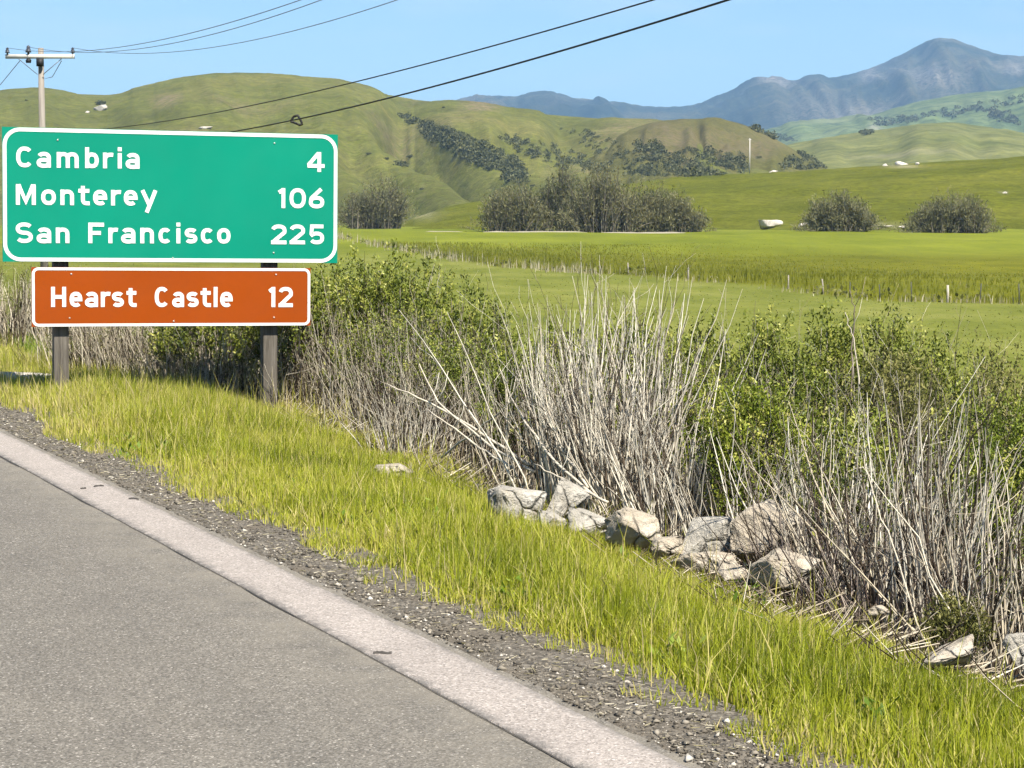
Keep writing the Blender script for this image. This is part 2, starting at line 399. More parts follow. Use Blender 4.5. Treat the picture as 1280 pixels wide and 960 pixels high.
M['alu'] = plain('bare_aluminium', (0.45, 0.46, 0.46), 0.4, 0.8)
M['bolt'] = plain('bolt_head', (0.62, 0.60, 0.56), 0.4, 0.5)
t = NT('weathered_post'); p = t.obj()
gr = t.noise(t.scale(p, (26, 26, 1.2)), 2.0, 6, 0.65, 0.5)
c = t.ramp(gr, [(0.25, (0.045, 0.038, 0.030)), (0.5, (0.125, 0.110, 0.090)), (0.75, (0.22, 0.20, 0.17))])
t.col(c); t.rough(0.85); t.bump(gr, 0.7, 0.01)
M['post'] = t.m
t = NT('utility_pole_wood'); p = t.obj()
gr = t.noise(t.scale(p, (10, 10, 0.5)), 2.0, 5)
t.col(t.ramp(gr, [(0.25, (0.17, 0.15, 0.125)), (0.75, (0.34, 0.31, 0.27))])); t.rough(0.85)
M['polewood'] = t.m
M['crossarm'] = plain('crossarm_wood', (0.58, 0.56, 0.52), 0.7)
M['black'] = plain('black_sheath', (0.018, 0.018, 0.02), 0.6)
M['wire'] = plain('aluminium_wire', (0.16, 0.17, 0.19), 0.5, 0.3)
M['insul'] = plain('insulator_glaze', (0.05, 0.055, 0.07), 0.3)
M['fencewood'] = plain('fence_post_wood', (0.30, 0.27, 0.22), 0.9, var=0.3)
M['fencepale'] = plain('fence_post_bleached', (0.44, 0.40, 0.33), 0.9, var=0.2)
M['steel'] = plain('fence_post_steel', (0.07, 0.075, 0.06), 0.6, var=0.3)
M['paletrack'] = plain('chalky_track', (0.30, 0.27, 0.20), 0.95, var=0.15, nscale=0.3)

# ------------------------------------------------------------------ terrain height
def bank_edge(u):
    u = np.asarray(u, float)
    return np.clip(4.6 + (u - 7.0) * 0.128, 4.35, 6.15) + 0.10 * np.sin(u * 1.3) + 0.06 * np.sin(u * 3.1 + 1)
def gravel_edge(u):
    u = np.asarray(u, float)
    return 3.27 + 0.05 * np.sin(u * 1.9) + 0.035 * np.sin(u * 5.3 + 2) + 0.06 * fbm(u * 0.8, u * 0 + 3, 3, 5) + 0.24 * sstep(15, 21, u)
def ground_z(x, y):
    x = np.asarray(x, float); y = np.asarray(y, float)
    u, v = uv_of(x, y)
    e = bank_edge(u)
    z = np.where(v < 3.0, -0.03, -0.012)
    z = np.where(v > 3.0, -0.012 - 0.23 * sstep(3.2, 6.0, v), z)
    z = z - 0.75 * sstep(0, 2.6, v - e) - 0.45 * sstep(2.2, 9, v - e) - 1.70 * sstep(8, 60, v - e)
    z = z + 1.75 * sstep(180, 420, y)
    left = np.where(v < -7.5, -0.6 * sstep(-7.5, -12, v), 0)
    z = z + left
    r = np.hypot(x, y)
    z = z + np.where(v > e + 0.3, 0.05 * fbm(x * 0.8, y * 0.8, 3, 3), 0) * sstep(0, 3, v - e)
    z = z + 0.55 * fbm(x / 26.0, y / 26.0, 3, 9) * sstep(20, 70, v)
    return z
ang = np.concatenate([np.arange(-180, -34, 4.0), np.arange(-34, 34, 0.36), np.arange(34, 180, 4.0)])
ang = np.radians(np.unique(ang))
rad = np.concatenate([[0.4], np.geomspace(1.2, 14000, 400)])
A_, R_ = np.meshgrid(ang, rad)                           # rows = radius
gx = np.sin(A_) * R_; gy = np.cos(A_) * R_
gz = ground_z(gx, gy) - np.where(R_ > 600, (R_ - 600) * 0.0006, 0)
nr, na = gx.shape
idx = np.arange(nr * na).reshape(nr, na)
q = np.stack([idx[:-1], np.roll(idx, -1, 1)[:-1], np.roll(idx, -1, 1)[1:], idx[1:]], -1).reshape(-1, 4)
u_, v_ = uv_of(gx, gy)
e_ = bank_edge(u_)
# field beyond the old fence line
FA = on_z(1183, 375, -2.95); FB = at(600, 325, 215)
FC = at(430, 303, 330)
def fence_x(y): return np.interp(y, [FA.y - 90, FA.y, FB.y, FC.y, 500], [FA.x + 60, FA.x, FB.x, FC.x, FC.x - 30])
fmask = sstep(-1.5, 1.5, gx - fence_x(gy) + 1.0 * fbm(gx / 6, gy / 6, 2, 4)) * (gy > 20)
far = sstep(220, 300, gy + 14 * fbm(gx / 40, gy / 60, 3, 8))
attrs = dict(
    soil=(sstep(-0.5, 0.3, v_ - e_) * (1 - sstep(3.5, 7, v_ - e_))).ravel(),
    field=fmask.ravel(), bright=(far * (gy > 0)).ravel(),
    verge=(sstep(3.2, 3.6, v_) * (1 - sstep(-0.4, 0.4, v_ - e_))).ravel())
ground = structure(link('ground', mesh_from('ground', np.stack([gx, gy, gz], -1).reshape(-1, 3), [q], attrs=attrs, smooth=True), M['ground']))

# ------------------------------------------------------------------ road, edge line, shoulder
def strip(name, us, v0, v1, z, mat, nv=2, attr=None, side=0.0):
    us = np.asarray(us, float)
    v0 = np.broadcast_to(v0, us.shape); v1 = np.broadcast_to(v1, us.shape)
    k = np.linspace(0, 1, nv)
    vv = v0[:, None] * (1 - k) + v1[:, None] * k
    uu = np.repeat(us[:, None], nv, 1)
    zz = z(uu, vv) if callable(z) else np.full_like(vv, z)
    if side:                                             # fold the long edges down
        uu = np.concatenate([uu[:, :1], uu, uu[:, -1:]], 1); vv = np.concatenate([vv[:, :1] - 0.004, vv, vv[:, -1:] + 0.004], 1)
        zz = np.concatenate([zz[:, :1] - side, zz, zz[:, -1:] - side], 1); nv += 2
    x, y = xy_of(uu, vv)
    i = np.arange(len(us) * nv).reshape(len(us), nv)
    Q = np.stack([i[:-1, :-1], i[:-1, 1:], i[1:, 1:], i[1:, :-1]], -1).reshape(-1, 4)
    at_ = {attr[0]: attr[1](uu, vv).ravel()} if attr else None
    return structure(link(name, mesh_from(name, np.stack([x, y, zz], -1).reshape(-1, 3), [Q], attrs=at_), mat))
us_f = np.concatenate([np.arange(-60, 2, 2.0), np.arange(2, 40, 0.06), np.arange(40, 420, 4.0)])
us_c = np.concatenate([np.arange(-60, 2, 2.0), np.arange(2, 40, 0.25), np.arange(40, 420, 4.0)])
inner = 2.665 + 0.0035 * fbm(us_f * 4, us_f * 0, 3, 2)
outer = 2.955 + 0.012 * fbm(us_f * 3, us_f * 0 + 5, 3, 6)
strip('road', us_c, -7.2, 3.03, 0.0, M['asphalt'], 40, ('dust', lambda u, v: sstep(2.35, 2.62, v) * 0.75))
strip('edge_line', us_f, inner, outer, 0.008, M['line'], 8, ('wear', lambda u, v: 0.8 * (1 - sstep(2.675, 2.72, v)) + 0.7 * sstep(2.91, 2.955, v)), side=0.006)
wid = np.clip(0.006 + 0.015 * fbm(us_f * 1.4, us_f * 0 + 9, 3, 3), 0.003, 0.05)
strip('seam_shadow_line', us_f, inner - 0.006 - wid, inner - 0.006, 0.004, M['seam'], 2)  # dark seam strip that also paints the shadow line along the edge line
strip('gravel_shoulder', us_f, outer + 0.006, gravel_edge(us_f) + 0.28, lambda u, v: ground_z(*xy_of(u, v)) + 0.014 + 0.008 * fbm(u * 9, v * 9, 3, 4), M['gravel'], 12)

def rock_mesh(name, seed, sub=4, planes=14, rough=0.05, dims=(1, 1, 1), strata=0.0):
    import bmesh
    r = np.random.default_rng(seed)
    bm = bmesh.new(); bmesh.ops.create_icosphere(bm, subdivisions=sub, radius=1.0)
    V = np.array([v.co[:] for v in bm.verts])
    Fc = np.array([[v.index for v in f.verts] for f in bm.faces]); bm.free()
    for i in range(planes):
        n = r.normal(size=3); n /= np.linalg.norm(n)
        d = r.uniform(0.36, 0.74)
        k = V @ n - d
        V = V - np.outer(np.maximum(k, 0) * 0.985, n)
    h = fbm(V[:, 0] * 2.3 + V[:, 2] * 1.7 + seed, V[:, 1] * 2.3 - V[:, 2] * 1.1, 5, seed)
    h2 = 0.6 - 2.2 * np.abs(fbm(V[:, 0] * 3.1 + V[:, 2] * 2.2, V[:, 1] * 3.1 - V[:, 2] * 2.6 + seed, 5, seed + 3))
    V = V * (1 + rough * 1.0 * h + rough * 0.8 * h2)[:, None]
    if strata:
        ax = np.array([0.25, 0.35, 0.9]); s_ = V @ ax
        st = np.abs(((s_ * 4.2 + 0.5 * h) % 1.0) - 0.5) * 2
        V = V * (1 - strata * np.clip(1 - st * 3, 0, 1))[:, None]
    V *= np.array(dims)
    return mesh_from(name, V, [Fc], smooth=sub < 3)

# loose stones on the shoulder
stone_shapes = []
for i in range(6):
    V = np.array([[1, 0, 0], [-1, 0, 0], [0, 1, 0], [0, -1, 0], [0, 0, 1], [0, 0, -1]], float)
    V *= RNG.uniform(0.55, 1.1, V.shape[0])[:, None]; V += RNG.normal(0, 0.18, V.shape)
    stone_shapes.append(V)
OCT = np.array([[0, 2, 4], [2, 1, 4], [1, 3, 4], [3, 0, 4], [2, 0, 5], [1, 2, 5], [3, 1, 5], [0, 3, 5]])
n = 16000
uu = 4.5 + 26 * RNG.random(n) ** 1.5
vv = 3.0 + RNG.beta(1.2, 1.5, n) * (gravel_edge(uu) - 2.9)
x, y = xy_of(uu, vv)
sz = np.exp(RNG.normal(-5.2, 0.55, n)); sz = np.clip(sz, 0.002, 0.026)
z = ground_z(x, y) + 0.014 + sz * 0.25
V = np.stack(stone_shapes)[RNG.integers(0, 6, n)]
th = RNG.uniform(0, 6.28, n); ct, st = np.cos(th), np.sin(th)
Vr = np.stack([V[..., 0] * ct[:, None] - V[..., 1] * st[:, None], V[..., 0] * st[:, None] + V[..., 1] * ct[:, None], V[..., 2] * 0.6], -1)
Vr = Vr * sz[:, None, None] + np.stack([x, y, z], -1)[:, None, :]
Fs = (OCT[None] + np.arange(n)[:, None, None] * 6).reshape(-1, 3)
stuff(link('loose_gravel', mesh_from('loose_gravel', Vr.reshape(-1, 3), [Fs], np.repeat(RNG.random(n), 6)), M['stone']))

# ------------------------------------------------------------------ grass
def blades(P, h, w, lean, rnd, seg=2, curl=1.0, rng=RNG):
    n = len(P)
    az = rng.uniform(0, 2 * np.pi, n); la = rng.uniform(0, 2 * np.pi, n)
    side = np.stack([np.cos(az), np.sin(az), np.zeros(n)], -1)
    ld = np.stack([np.cos(la), np.sin(la), np.zeros(n)], -1)
    up = np.array([0, 0, 1.0])
    def at_(s): return P + up * (h * s * (1 - 0.25 * lean * s))[:, None] + ld * (h * lean * s ** 2 * curl)[:, None]
    p0, p1, p2 = at_(0.0), at_(0.5), at_(1.0)
    V = np.stack([p0 - side * w[:, None] * 0.5, p0 + side * w[:, None] * 0.5, p1 - side * w[:, None] * 0.42, p1 + side * w[:, None] * 0.42, p2], 1)
    b = np.arange(n)[:, None] * 5
    Q = b + np.array([[0, 1, 3, 2]]); T = b + np.array([[2, 3, 4]])
    return V.reshape(-1, 3), [Q, T], np.repeat(rnd, 5)
def grass_patch(n, u0, u1, pw, hr, wr, seed, dry=0.10):
    r = np.random.default_rng(seed)
    u = u0 + (u1 - u0) * r.random(n) ** pw
    g = gravel_edge(u); e = bank_edge(u) + 0.40
    s = r.random(n); v = g + (e - g) * s
    x, y = xy_of(u, v)
    # ragged edge towards the gravel: clumps reach out, bare gaps stay
    cl = fbm(x * 4.5, y * 4.5, 3, 21); keep = (s > 0.16) | (r.random(n) < 0.25 + 1.2 * cl + s * 3.0)
    u, v, s, x, y, cl = [a[keep] for a in (u, v, s, x, y, cl)]; n = len(u)
    tall = (0.45 + 0.55 * sstep(0, 0.35, s)) * (1 - (0.40 + 0.22 * sstep(15, 17.5, u)) * sstep(0.55, 0.88, s))
    h = r.uniform(*hr, n) * tall * (1 + 0.45 * fbm(x * 2.2, y * 2.2, 2, 31))
    w = r.uniform(*wr, n)
    rnd = np.clip(0.54 + 0.24 * r.normal(size=n) + 0.50 * fbm(x * 1.6, y * 1.6, 4, 41) + 0.16 * sstep(0.35, 0.0, s), 0, 0.86)
    far_dry = dry + 0.26 * sstep(13, 19, u) + 0.22 * sstep(0.25, 0.0, s) + 0.22 * sstep(0.78, 1.0, s)
    d = r.random(n) < far_dry
    rnd = np.where(d, r.uniform(0.82, 1.0, n), rnd)
    P = np.stack([x, y, ground_z(x, y) - 0.01], -1)
    return blades(P, h, w, np.clip(r.normal(0.30, 0.26, n), 0, 1.1), rnd, rng=r)
mb = MB()
for a in ((88000, 4.2, 10.5, 0.9, (0.06, 0.18), (0.0035, 0.0075), 51),
          (85000, 10.0, 17, 1.0, (0.08, 0.22), (0.004, 0.009), 52),
          (62000, 16, 24, 1.0, (0.12, 0.36), (0.005, 0.010), 53),
          (20000, 23, 48, 1.0, (0.08, 0.20), (0.010, 0.018), 54)):
    mb.add(*grass_patch(*a))
stuff(link('verge_grass', mb.mesh('verge_grass'), M['grass']))
# seeding stalks standing above the verge
r = np.random.default_rng(77); n = 3600
u = 6 + 30 * r.random(n); s = r.random(n); v = gravel_edge(u) + 0.1 + (bank_edge(u) - gravel_edge(u) + 0.5) * s
x, y = xy_of(u, v)
V, Fq, R = blades(np.stack([x, y, ground_z(x, y)], -1), r.uniform(0.20, 0.42, n) * (0.8 + 0.35 * sstep(14, 18, u)), r.uniform(0.003, 0.006, n), np.clip(r.normal(0.25, 0.15, n), 0, 0.7), r.uniform(0.75, 1.0, n), rng=r)
stuff(link('seeding_stalks', mesh_from('seeding_stalks', V, Fq, R), M['grass']))
r = np.random.default_rng(80); n = 40
u = 5.5 + 18 * r.random(n); sv = r.random(n); v = gravel_edge(u) + 0.05 + (bank_edge(u) - gravel_edge(u)) * sv
x, y = xy_of(u, v); k = 34; P = np.stack([x, y, ground_z(x, y)], -1)[:, None] + np.abs(r.normal(0, 1, (n, k, 3))) * np.array([0, 0, 0.05]) + r.normal(0, 0.055, (n, k, 3)) * np.array([1, 1, 0])
V = []; wr_ = r.uniform(0.025, 0.06, n * k); az = r.uniform(0, 6.28, n * k); el = r.uniform(0.2, 1.2, n * k); pp_ = P.reshape(-1, 3)
d1 = np.stack([np.cos(az) * np.cos(el), np.sin(az) * np.cos(el), np.sin(el)], -1) * wr_[:, None]; d2_ = np.stack([-np.sin(az), np.cos(az), 0 * az], -1) * wr_[:, None] * 0.22
V = np.stack([pp_, pp_ + d1 * 0.5 + d2_, pp_ + d1, pp_ + d1 * 0.5 - d2_], 1).reshape(-1, 3)
stuff(link('verge_weeds', mesh_from('verge_weeds', V, [np.arange(n * k * 4).reshape(-1, 4)], np.repeat(np.clip(np.repeat(r.normal(0.45, 0.25, n), k) + r.normal(0, 0.1, n * k), 0, 1), 4)), M['lushgrass']))
# fresh green grass beyond the left end of the sign
r = np.random.default_rng(78); n = 14000
u = 27 + 20 * r.random(n); v = bank_edge(u) - 0.6 + r.random(n) * 3.4
x, y = xy_of(u, v)
V, Fq, R = blades(np.stack([x, y, ground_z(x, y)], -1), r.uniform(0.12, 0.30, n), r.uniform(0.012, 0.022, n), np.clip(r.normal(0.25, 0.15, n), 0, 0.7), np.clip(r.normal(0.5, 0.25, n), 0, 1), rng=r)
stuff(link('lush_grass', mesh_from('lush_grass', V, Fq, R), M['lushgrass']))
# rough grass on the low ground behind the thicket
r = np.random.default_rng(82); n = 16000
u = -4 + 40 * r.random(n); v = bank_edge(u) + 2.6 + 12 * r.random(n) ** 1.2
x, y = xy_of(u, v)
V, Fq, R = blades(np.stack([x, y, ground_z(x, y) - 0.02], -1), r.uniform(0.15, 0.45, n), r.uniform(0.010, 0.022, n), np.clip(r.normal(0.35, 0.2, n), 0, 0.9), np.clip(r.normal(0.5, 0.25, n), 0, 1), rng=r)
stuff(link('rough_grass', mesh_from('rough_grass', V, Fq, R), M['meadowgrass']))
# meadow grass seen beyond the thicket
r = np.random.default_rng(79); n = 24000
Y = 45 * (330 / 45) ** r.random(n); X = (r.uniform(-0.30, 0.30, n)) * Y
k = (uv_of(X, Y)[1] > 12) & (X < fence_x(Y) - 0.5); X, Y = X[k], Y[k]; n = len(X)
m = np.clip(0.45 + 0.35 * fbm(X / 5, Y / 9, 4, 61) + 0.16 * r.normal(size=n), 0, 1)
V, Fq, R = blades(np.stack([X, Y, ground_z(X, Y) - 0.02], -1), r.uniform(0.04, 0.11, n) * (1 - 0.7 * sstep(200, 330, Y)), 0.02 + Y * 0.00035, np.clip(r.normal(0.9, 0.25, n), 0.3, 1.6), m, rng=r)
stuff(link('meadow_grass', mesh_from('meadow_grass', V, Fq, R), M['meadowgrass']))

# ------------------------------------------------------------------ hills
HILL = {}
def kx(px): return at(px, 200, 1.0).x
def hill(name, ridge, R, F, mat, zf=-4.0, rows=90, step=5, x0=-1500, x1=2800, power=1.25, gul=(), gamp=0.0, gfreq=40.0, slant=0.0, sil=0.0, bare=(), bareall=0.0, back=1.0, bumpy=0.0):
    px = np.unique(np.concatenate([np.arange(x0, x1 + 1, 32.0), np.arange(max(x0, -80), min(x1, 1360) + 1, float(step))]))
    rp = np.array(ridge, float)
    ry = np.interp(px, rp[:, 0], rp[:, 1])
    ker = np.hanning(9); ker /= ker.sum()
    if sil <= 0.6:
        ry = np.convolve(np.pad(ry, 4, 'edge'), ker, 'valid')
    ry = ry + sil * (0.6 * fbm(px / 14.0, px * 0 + 3, 4, 71) + 0.9 * fbm(px / 4.5, px * 0 + 8, 2, 73))
    zr = np.array([at(a, b, R).z for a, b in zip(px, ry)])
    zr = np.maximum(zr, zf + 0.5)
    t = np.concatenate([np.linspace(0, 1, rows), np.linspace(1, 1 + back, rows // 3 + 1)[1:]])
    prof = np.where(t <= 1, np.sin(np.clip(t, 0, 1) * np.pi / 2) ** power, np.cos((t - 1) / max(back, 1e-3) * np.pi / 2 * 0.98))
    kf = np.max(prof * R / (F + (R - F) * t)); zr = np.maximum(CAM_H + (zr - CAM_H) / kf, zf + 0.5)   # the skyline lies a little before the crest
    K = np.array([kx(a) for a in px])
    Y = (F + (R - F) * t)[:, None] * np.ones_like(px)[None]
    X = K[None] * Y
    Z = zf + (zr - zf)[None] * prof[:, None]
    P = np.stack([X, Y, Z], -1)
    ppx, ppy = pix(P)
    w = (np.clip(t, 0, 1) * (1 - np.clip(t, 0, 1)) * 4)[:, None]
    if gamp:
        gg = 1 - np.abs(2 * fbm((px[None] + slant * (1 - t)[:, None] * 100) / gfreq, t[:, None] * 1.1 + 0 * px[None], 4, 81))
        Z = Z - gamp * w * sstep(1.0, 0.72, t)[:, None] * gg * np.clip((zr - zf)[None] / (np.max(zr) - zf), 0, 1)
    if bumpy:
        Z = Z + bumpy * np.clip(w * 1.5, 0, 1) * sstep(1.0, 0.80, t)[:, None] * fbm(X / (R * 0.03), Y / (R * 0.03), 5, 91)
    for pts, depth, width in gul:
        pts = np.array(pts, float); best = np.full(ppx.shape, 1e9)
        for a, b in zip(pts[:-1], pts[1:]):
            ab = b - a; tt = np.clip(((ppx - a[0]) * ab[0] + (ppy - a[1]) * ab[1]) / (ab @ ab), 0, 1)
            best = np.minimum(best, np.hypot(ppx - a[0] - tt * ab[0], ppy - a[1] - tt * ab[1]))
        Z = Z - depth * np.exp(-(best / width) ** 2) * np.where(t > 1, 0, 1)[:, None] * sstep(1.0, 0.93, t)[:, None]
    ba = np.full(ppx.shape, float(bareall))
    for bx_, by_, sx_, sy_, am in bare:
        ba = np.maximum(ba, am * np.exp(-((ppx - bx_) / sx_) ** 2 - ((ppy - by_) / sy_) ** 2))
    nR, nC = X.shape; ii = np.arange(nR * nC).reshape(nR, nC)
    Q = np.stack([ii[:-1, :-1], ii[:-1, 1:], ii[1:, 1:], ii[1:, :-1]], -1).reshape(-1, 4)
    V = np.stack([X, Y, Z], -1).reshape(-1, 3)
    o = structure(link(name, mesh_from(name, V, [Q], attrs={'bare': ba.ravel()}, smooth=True), mat))
    HILL[name] = BVHTree.FromPolygons([tuple(v) for v in V], [tuple(f) for f in Q.tolist()])
    return o
O = Vector((0, 0, CAM_H))
def hit(px, py, *names):
    d = ray(px, py).normalized(); best = None
    for nm in names or HILL:
        h = HILL[nm].ray_cast(O, d)
        if h[0] is not None and (best is None or h[3] < best[3]): best = h
    return best[0] if best else None

hill('grassy_hill', [(-1500, 150), (-900, 120), (-500, 138), (-250, 118), (-60, 120), (0, 112), (50, 108), (140, 111), (180, 103), (250, 92), (300, 87), (350, 88), (420, 96), (460, 105), (520, 117), (600, 126), (680, 136), (740, 141), (800, 146), (880, 152), (950, 176), (1030, 214), (1100, 245), (1300, 262), (2800, 262)],
     1500, 720, M['hill'], rows=96, step=5, power=1.15, gamp=6.0, gfreq=85, slant=-1.2, bumpy=2.6,
     gul=[([(500, 140), (560, 175), (610, 205), (660, 240)], 30, 24), ([(640, 165), (720, 195), (800, 215)], 19, 18), ([(700, 150), (790, 180), (860, 212)], 15, 16), ([(330, 130), (360, 180), (390, 230)], 5, 40), ([(120, 130), (90, 180), (60, 240)], 6, 45), ([(440, 180), (480, 215), (520, 250)], 9, 18)],
     bare=[(210, 117, 22, 10, 0.9), (490, 128, 50, 9, 0.55), (300, 115, 90, 10, 0.45), (600, 128, 30, 6, 0.9), (560, 135, 60, 8, 0.4), (735, 170, 22, 10, 0.8), (520, 267, 22, 6, 1.0), (800, 165, 55, 18, 1.0), (240, 158, 30, 4, 0.8), (780, 150, 60, 8, 0.6), (690, 180, 30, 14, 0.45)], bareall=0.16)
hill('dry_knoll', [(-1500, 300), (560, 262), (640, 236), (700, 208), (740, 186), (775, 166), (805, 155), (830, 150), (860, 147.5), (900, 148), (925, 153), (950, 163), (975, 176), (1005, 194), (1030, 208), (1060, 226), (1100, 262), (2800, 300)],
     1250, 860, M['knoll'], rows=70, step=4, x0=500, x1=1300, power=1.1, gamp=7.0, gfreq=34, bumpy=3.0,
     gul=[],
     bare=[(850, 168, 55, 20, 1.0), (905, 176, 45, 22, 1.0), (830, 158, 30, 8, 0.9), (880, 195, 40, 12, 0.8), (945, 175, 35, 16, 0.9)])
hill('pasture_slope', [(-1500, 320), (380, 300), (470, 290), (520, 272), (560, 259), (610, 250), (700, 240), (800, 227), (840, 221), (940, 217), (1040, 210), (1150, 203), (1280, 195), (1500, 184), (1900, 190), (2800, 215)],
     800, 440, M['pasture'], zf=-3.0, rows=70, step=6, power=1.2, gamp=0.9, gfreq=130, bumpy=1.4,
     bare=[(1080, 280, 60, 3, 0.5), (520, 268, 22, 6, 0.9), (1255, 240, 5, 2, 0.8), (1130, 206, 22, 2, 0.6)])
hill('round_hill', [(-1500, 330), (700, 262), (880, 215), (950, 190), (985, 178), (1040, 169), (1100, 160), (1150, 153), (1190, 151), (1230, 156), (1280, 165), (1350, 172), (1500, 165), (1800, 180), (2800, 200)],
     2100, 1100, M['round'], rows=60, step=6, x0=600, power=1.1, gamp=6.0, gfreq=90, bumpy=2.5,
     bare=[(1130, 186, 60, 3, 0.35)])
hill('pale_foothills', [(-1500, 230), (600, 215), (860, 178), (950, 163), (1000, 150), (1090, 142), (1140, 128), (1180, 119), (1230, 112), (1280, 108), (1360, 98), (1500, 110), (1800, 120), (2800, 130)],
     4600, 2600, M['foothill'], rows=70, step=5, x0=400, power=1.15, gamp=26, gfreq=55, slant=-1.0, sil=0.7, bumpy=14,
     bare=[(1095, 160, 8, 6, 1.0), (1010, 145, 40, 5, 0.5)])
hill('blue_mountains', [(-1500, 160), (-600, 140), (0, 135), (400, 131), (560, 128), (595, 122), (620, 118), (645, 119), (672, 113), (700, 118), (735, 124), (770, 125), (800, 129), (850, 132), (880, 126), (905, 119), (930, 108), (945, 101), (970, 94), (985, 97), (1010, 96), (1060, 90), (1090, 80), (1110, 73), (1135, 60), (1155, 51), (1172, 44), (1190, 45), (1210, 52), (1240, 62), (1262, 65), (1280, 67), (1330, 60), (1400, 76), (1550, 70), (1800, 100), (2800, 120)],
     9200, 5200, M['mountain'], zf=-10, rows=84, step=4, x0=-700, x1=2200, power=0.95, gamp=60, gfreq=38, slant=-0.9, sil=1.0, bumpy=30,
     bare=[(965, 97, 30, 6, 1.0), (1085, 82, 30, 5, 0.9), (1165, 78, 50, 12, 0.8), (1195, 108, 40, 12, 0.5), (1270, 72, 20, 6, 0.9), (1050, 130, 80, 20, 0.55), (700, 122, 30, 5, 0.2)])

# ------------------------------------------------------------------ haze
zt = 900.0
mb = MB(); mb.box((-9000, -60, -60), (9000, 17500, zt))
hz = link('haze', mb.mesh('haze')); stuff(hz)
hm = bpy.data.materials.new('haze_air'); hm.use_nodes = True
hn = hm.node_tree.nodes; hn.clear()
ho = hn.new('ShaderNodeOutputMaterial'); hv = hn.new('ShaderNodeVolumePrincipled')
hv.inputs['Color'].default_value = (0.34, 0.62, 1.0, 1)
hv.inputs['Density'].default_value = 6.8e-5
hv.inputs['Anisotropy'].default_value = 0.0
hm.node_tree.links.new(hv.outputs[0], ho.inputs['Volume'])
hz.data.materials.append(hm)

# ------------------------------------------------------------------ far trees and scrub
def leaf_quads(P, size, rng, up=0.25, aspect=0.45):
    n = len(P)
    a = rng.normal(size=(n, 3)); a[:, 2] += up * 2; a /= np.linalg.norm(a, axis=1, keepdims=True)
    b = rng.normal(size=(n, 3)); b -= a * np.sum(a * b, 1, keepdims=True); b /= np.linalg.norm(b, axis=1, keepdims=True) + 1e-9
    s = np.broadcast_to(size, (n,))[:, None]
    V = np.stack([P, P + a * s * 0.5 + b * s * aspect * 0.5, P + a * s, P + a * s * 0.5 - b * s * aspect * 0.5], 1)
    return V.reshape(-1, 3), np.arange(n * 4).reshape(n, 4)
def multi_tubes(paths, rads, rnd, sides=3):
    """paths (n,k,3), rads (n,k)"""
    n, k, _ = paths.shape
    T = np.gradient(paths, axis=1); T /= np.linalg.norm(T, axis=2, keepdims=True) + 1e-9
    ref = np.array([0.31, 0.95, 0.05]); A = np.cross(T, ref); A /= np.linalg.norm(A, axis=2, keepdims=True) + 1e-9
    B = np.cross(A, T); an = np.arange(sides) / sides * 2 * np.pi
    V = paths[:, :, None, :] + rads[:, :, None, None] * (A[:, :, None] * np.cos(an)[:, None] + B[:, :, None] * np.sin(an)[:, None])
    i = (np.arange(n)[:, None, None] * k + np.arange(k - 1)[None, :, None]) * sides
    j = np.arange(sides)[None, None, :]; j2 = (j + 1) % sides
    Q = np.stack([i + j, i + j2, i + sides + j2, i + sides + j], -1).reshape(-1, 4)
    return V.reshape(-1, 3), Q, np.repeat(rnd, k * sides)

def willow(label, px, base_y, w_px, top_y, Y, seed, mat, cat='tree', name='willow_tree', n=14000, group=None, dense=1.0, zb=None):
    r = np.random.default_rng(seed)
    b = at(px, base_y, Y)
    gzv = float(ground_z(b.x, b.y)) if zb is None else zb
    H = 1.18 * (at(px, top_y, Y).z - gzv); Wd = 0.98 * w_px / F_PX * Y
    root = tag(empty(name, (b.x, b.y, gzv)), label, cat, group)
    # many slender stems rising from the ground and fanning out, leaves and twigs along them
    m = 260
    stools = np.linspace(-0.34, 0.34, 11) * Wd + r.normal(0, 0.03, 11) * Wd; si = r.integers(0, 11, m)
    bx_ = stools[si] + r.normal(0, 0.03 * Wd, m); by_ = r.normal(0, 0.10 * Wd, m)
    sh = r.uniform(0.58, 1.0, 11)[si]                      # each stool has its own height
    tx = bx_ * 1.25 + r.normal(0, 0.13 * Wd, m); ty = by_ + r.normal(0, 0.13 * Wd, m)
    hh = H * sh * r.uniform(0.45, 1.0, m) * (1 - 0.62 * np.clip(np.abs(tx) / (0.62 * Wd), 0, 1.2) ** 2)
    tt = np.linspace(0, 1, 6)
    path = np.stack([bx_[:, None] + (tx - bx_)[:, None] * tt ** 1.3, by_[:, None] + (ty - by_)[:, None] * tt ** 1.3, -0.3 + (hh[:, None] + 0.3) * tt ** 0.85], -1)
    path += np.cumsum(r.normal(0, 0.10, path.shape), 1) * tt[None, :, None]
    V, Q, R = multi_tubes(path, np.array([0.10, 0.08, 0.065, 0.05, 0.035, 0.02])[None] * r.uniform(0.5, 1.3, (m, 1)) * (H / 9), r.random(m))
    mbk = MB(); mbk.add(V, Q, R); link('trunk', mbk.mesh('trunk'), M['bark'], root)
    k = r.integers(0, m, n); f = r.uniform(0.04, 1.0, n) ** 0.8 * 4.999; a = f.astype(int); f = (f - a)[:, None]
    P = path[k, a] * (1 - f) + path[k, a + 1] * f + r.normal(0, 0.42, (n, 3)) * (Y / 420)
    P[:, 2] = np.maximum(P[:, 2], 0.1)
    V, Q = leaf_quads(P, r.uniform(0.30, 0.85, n) * (Y / 400) ** 0.5, r, up=0.7, aspect=0.26)
    tone = r.normal(0, 0.14, m)[k]
    stuff(link('crown', mesh_from('crown', V, [Q], np.repeat(np.clip(0.5 + tone + r.normal(0, 0.16, n), 0, 1), 4)), mat, root))
    return root
WY = 420.0
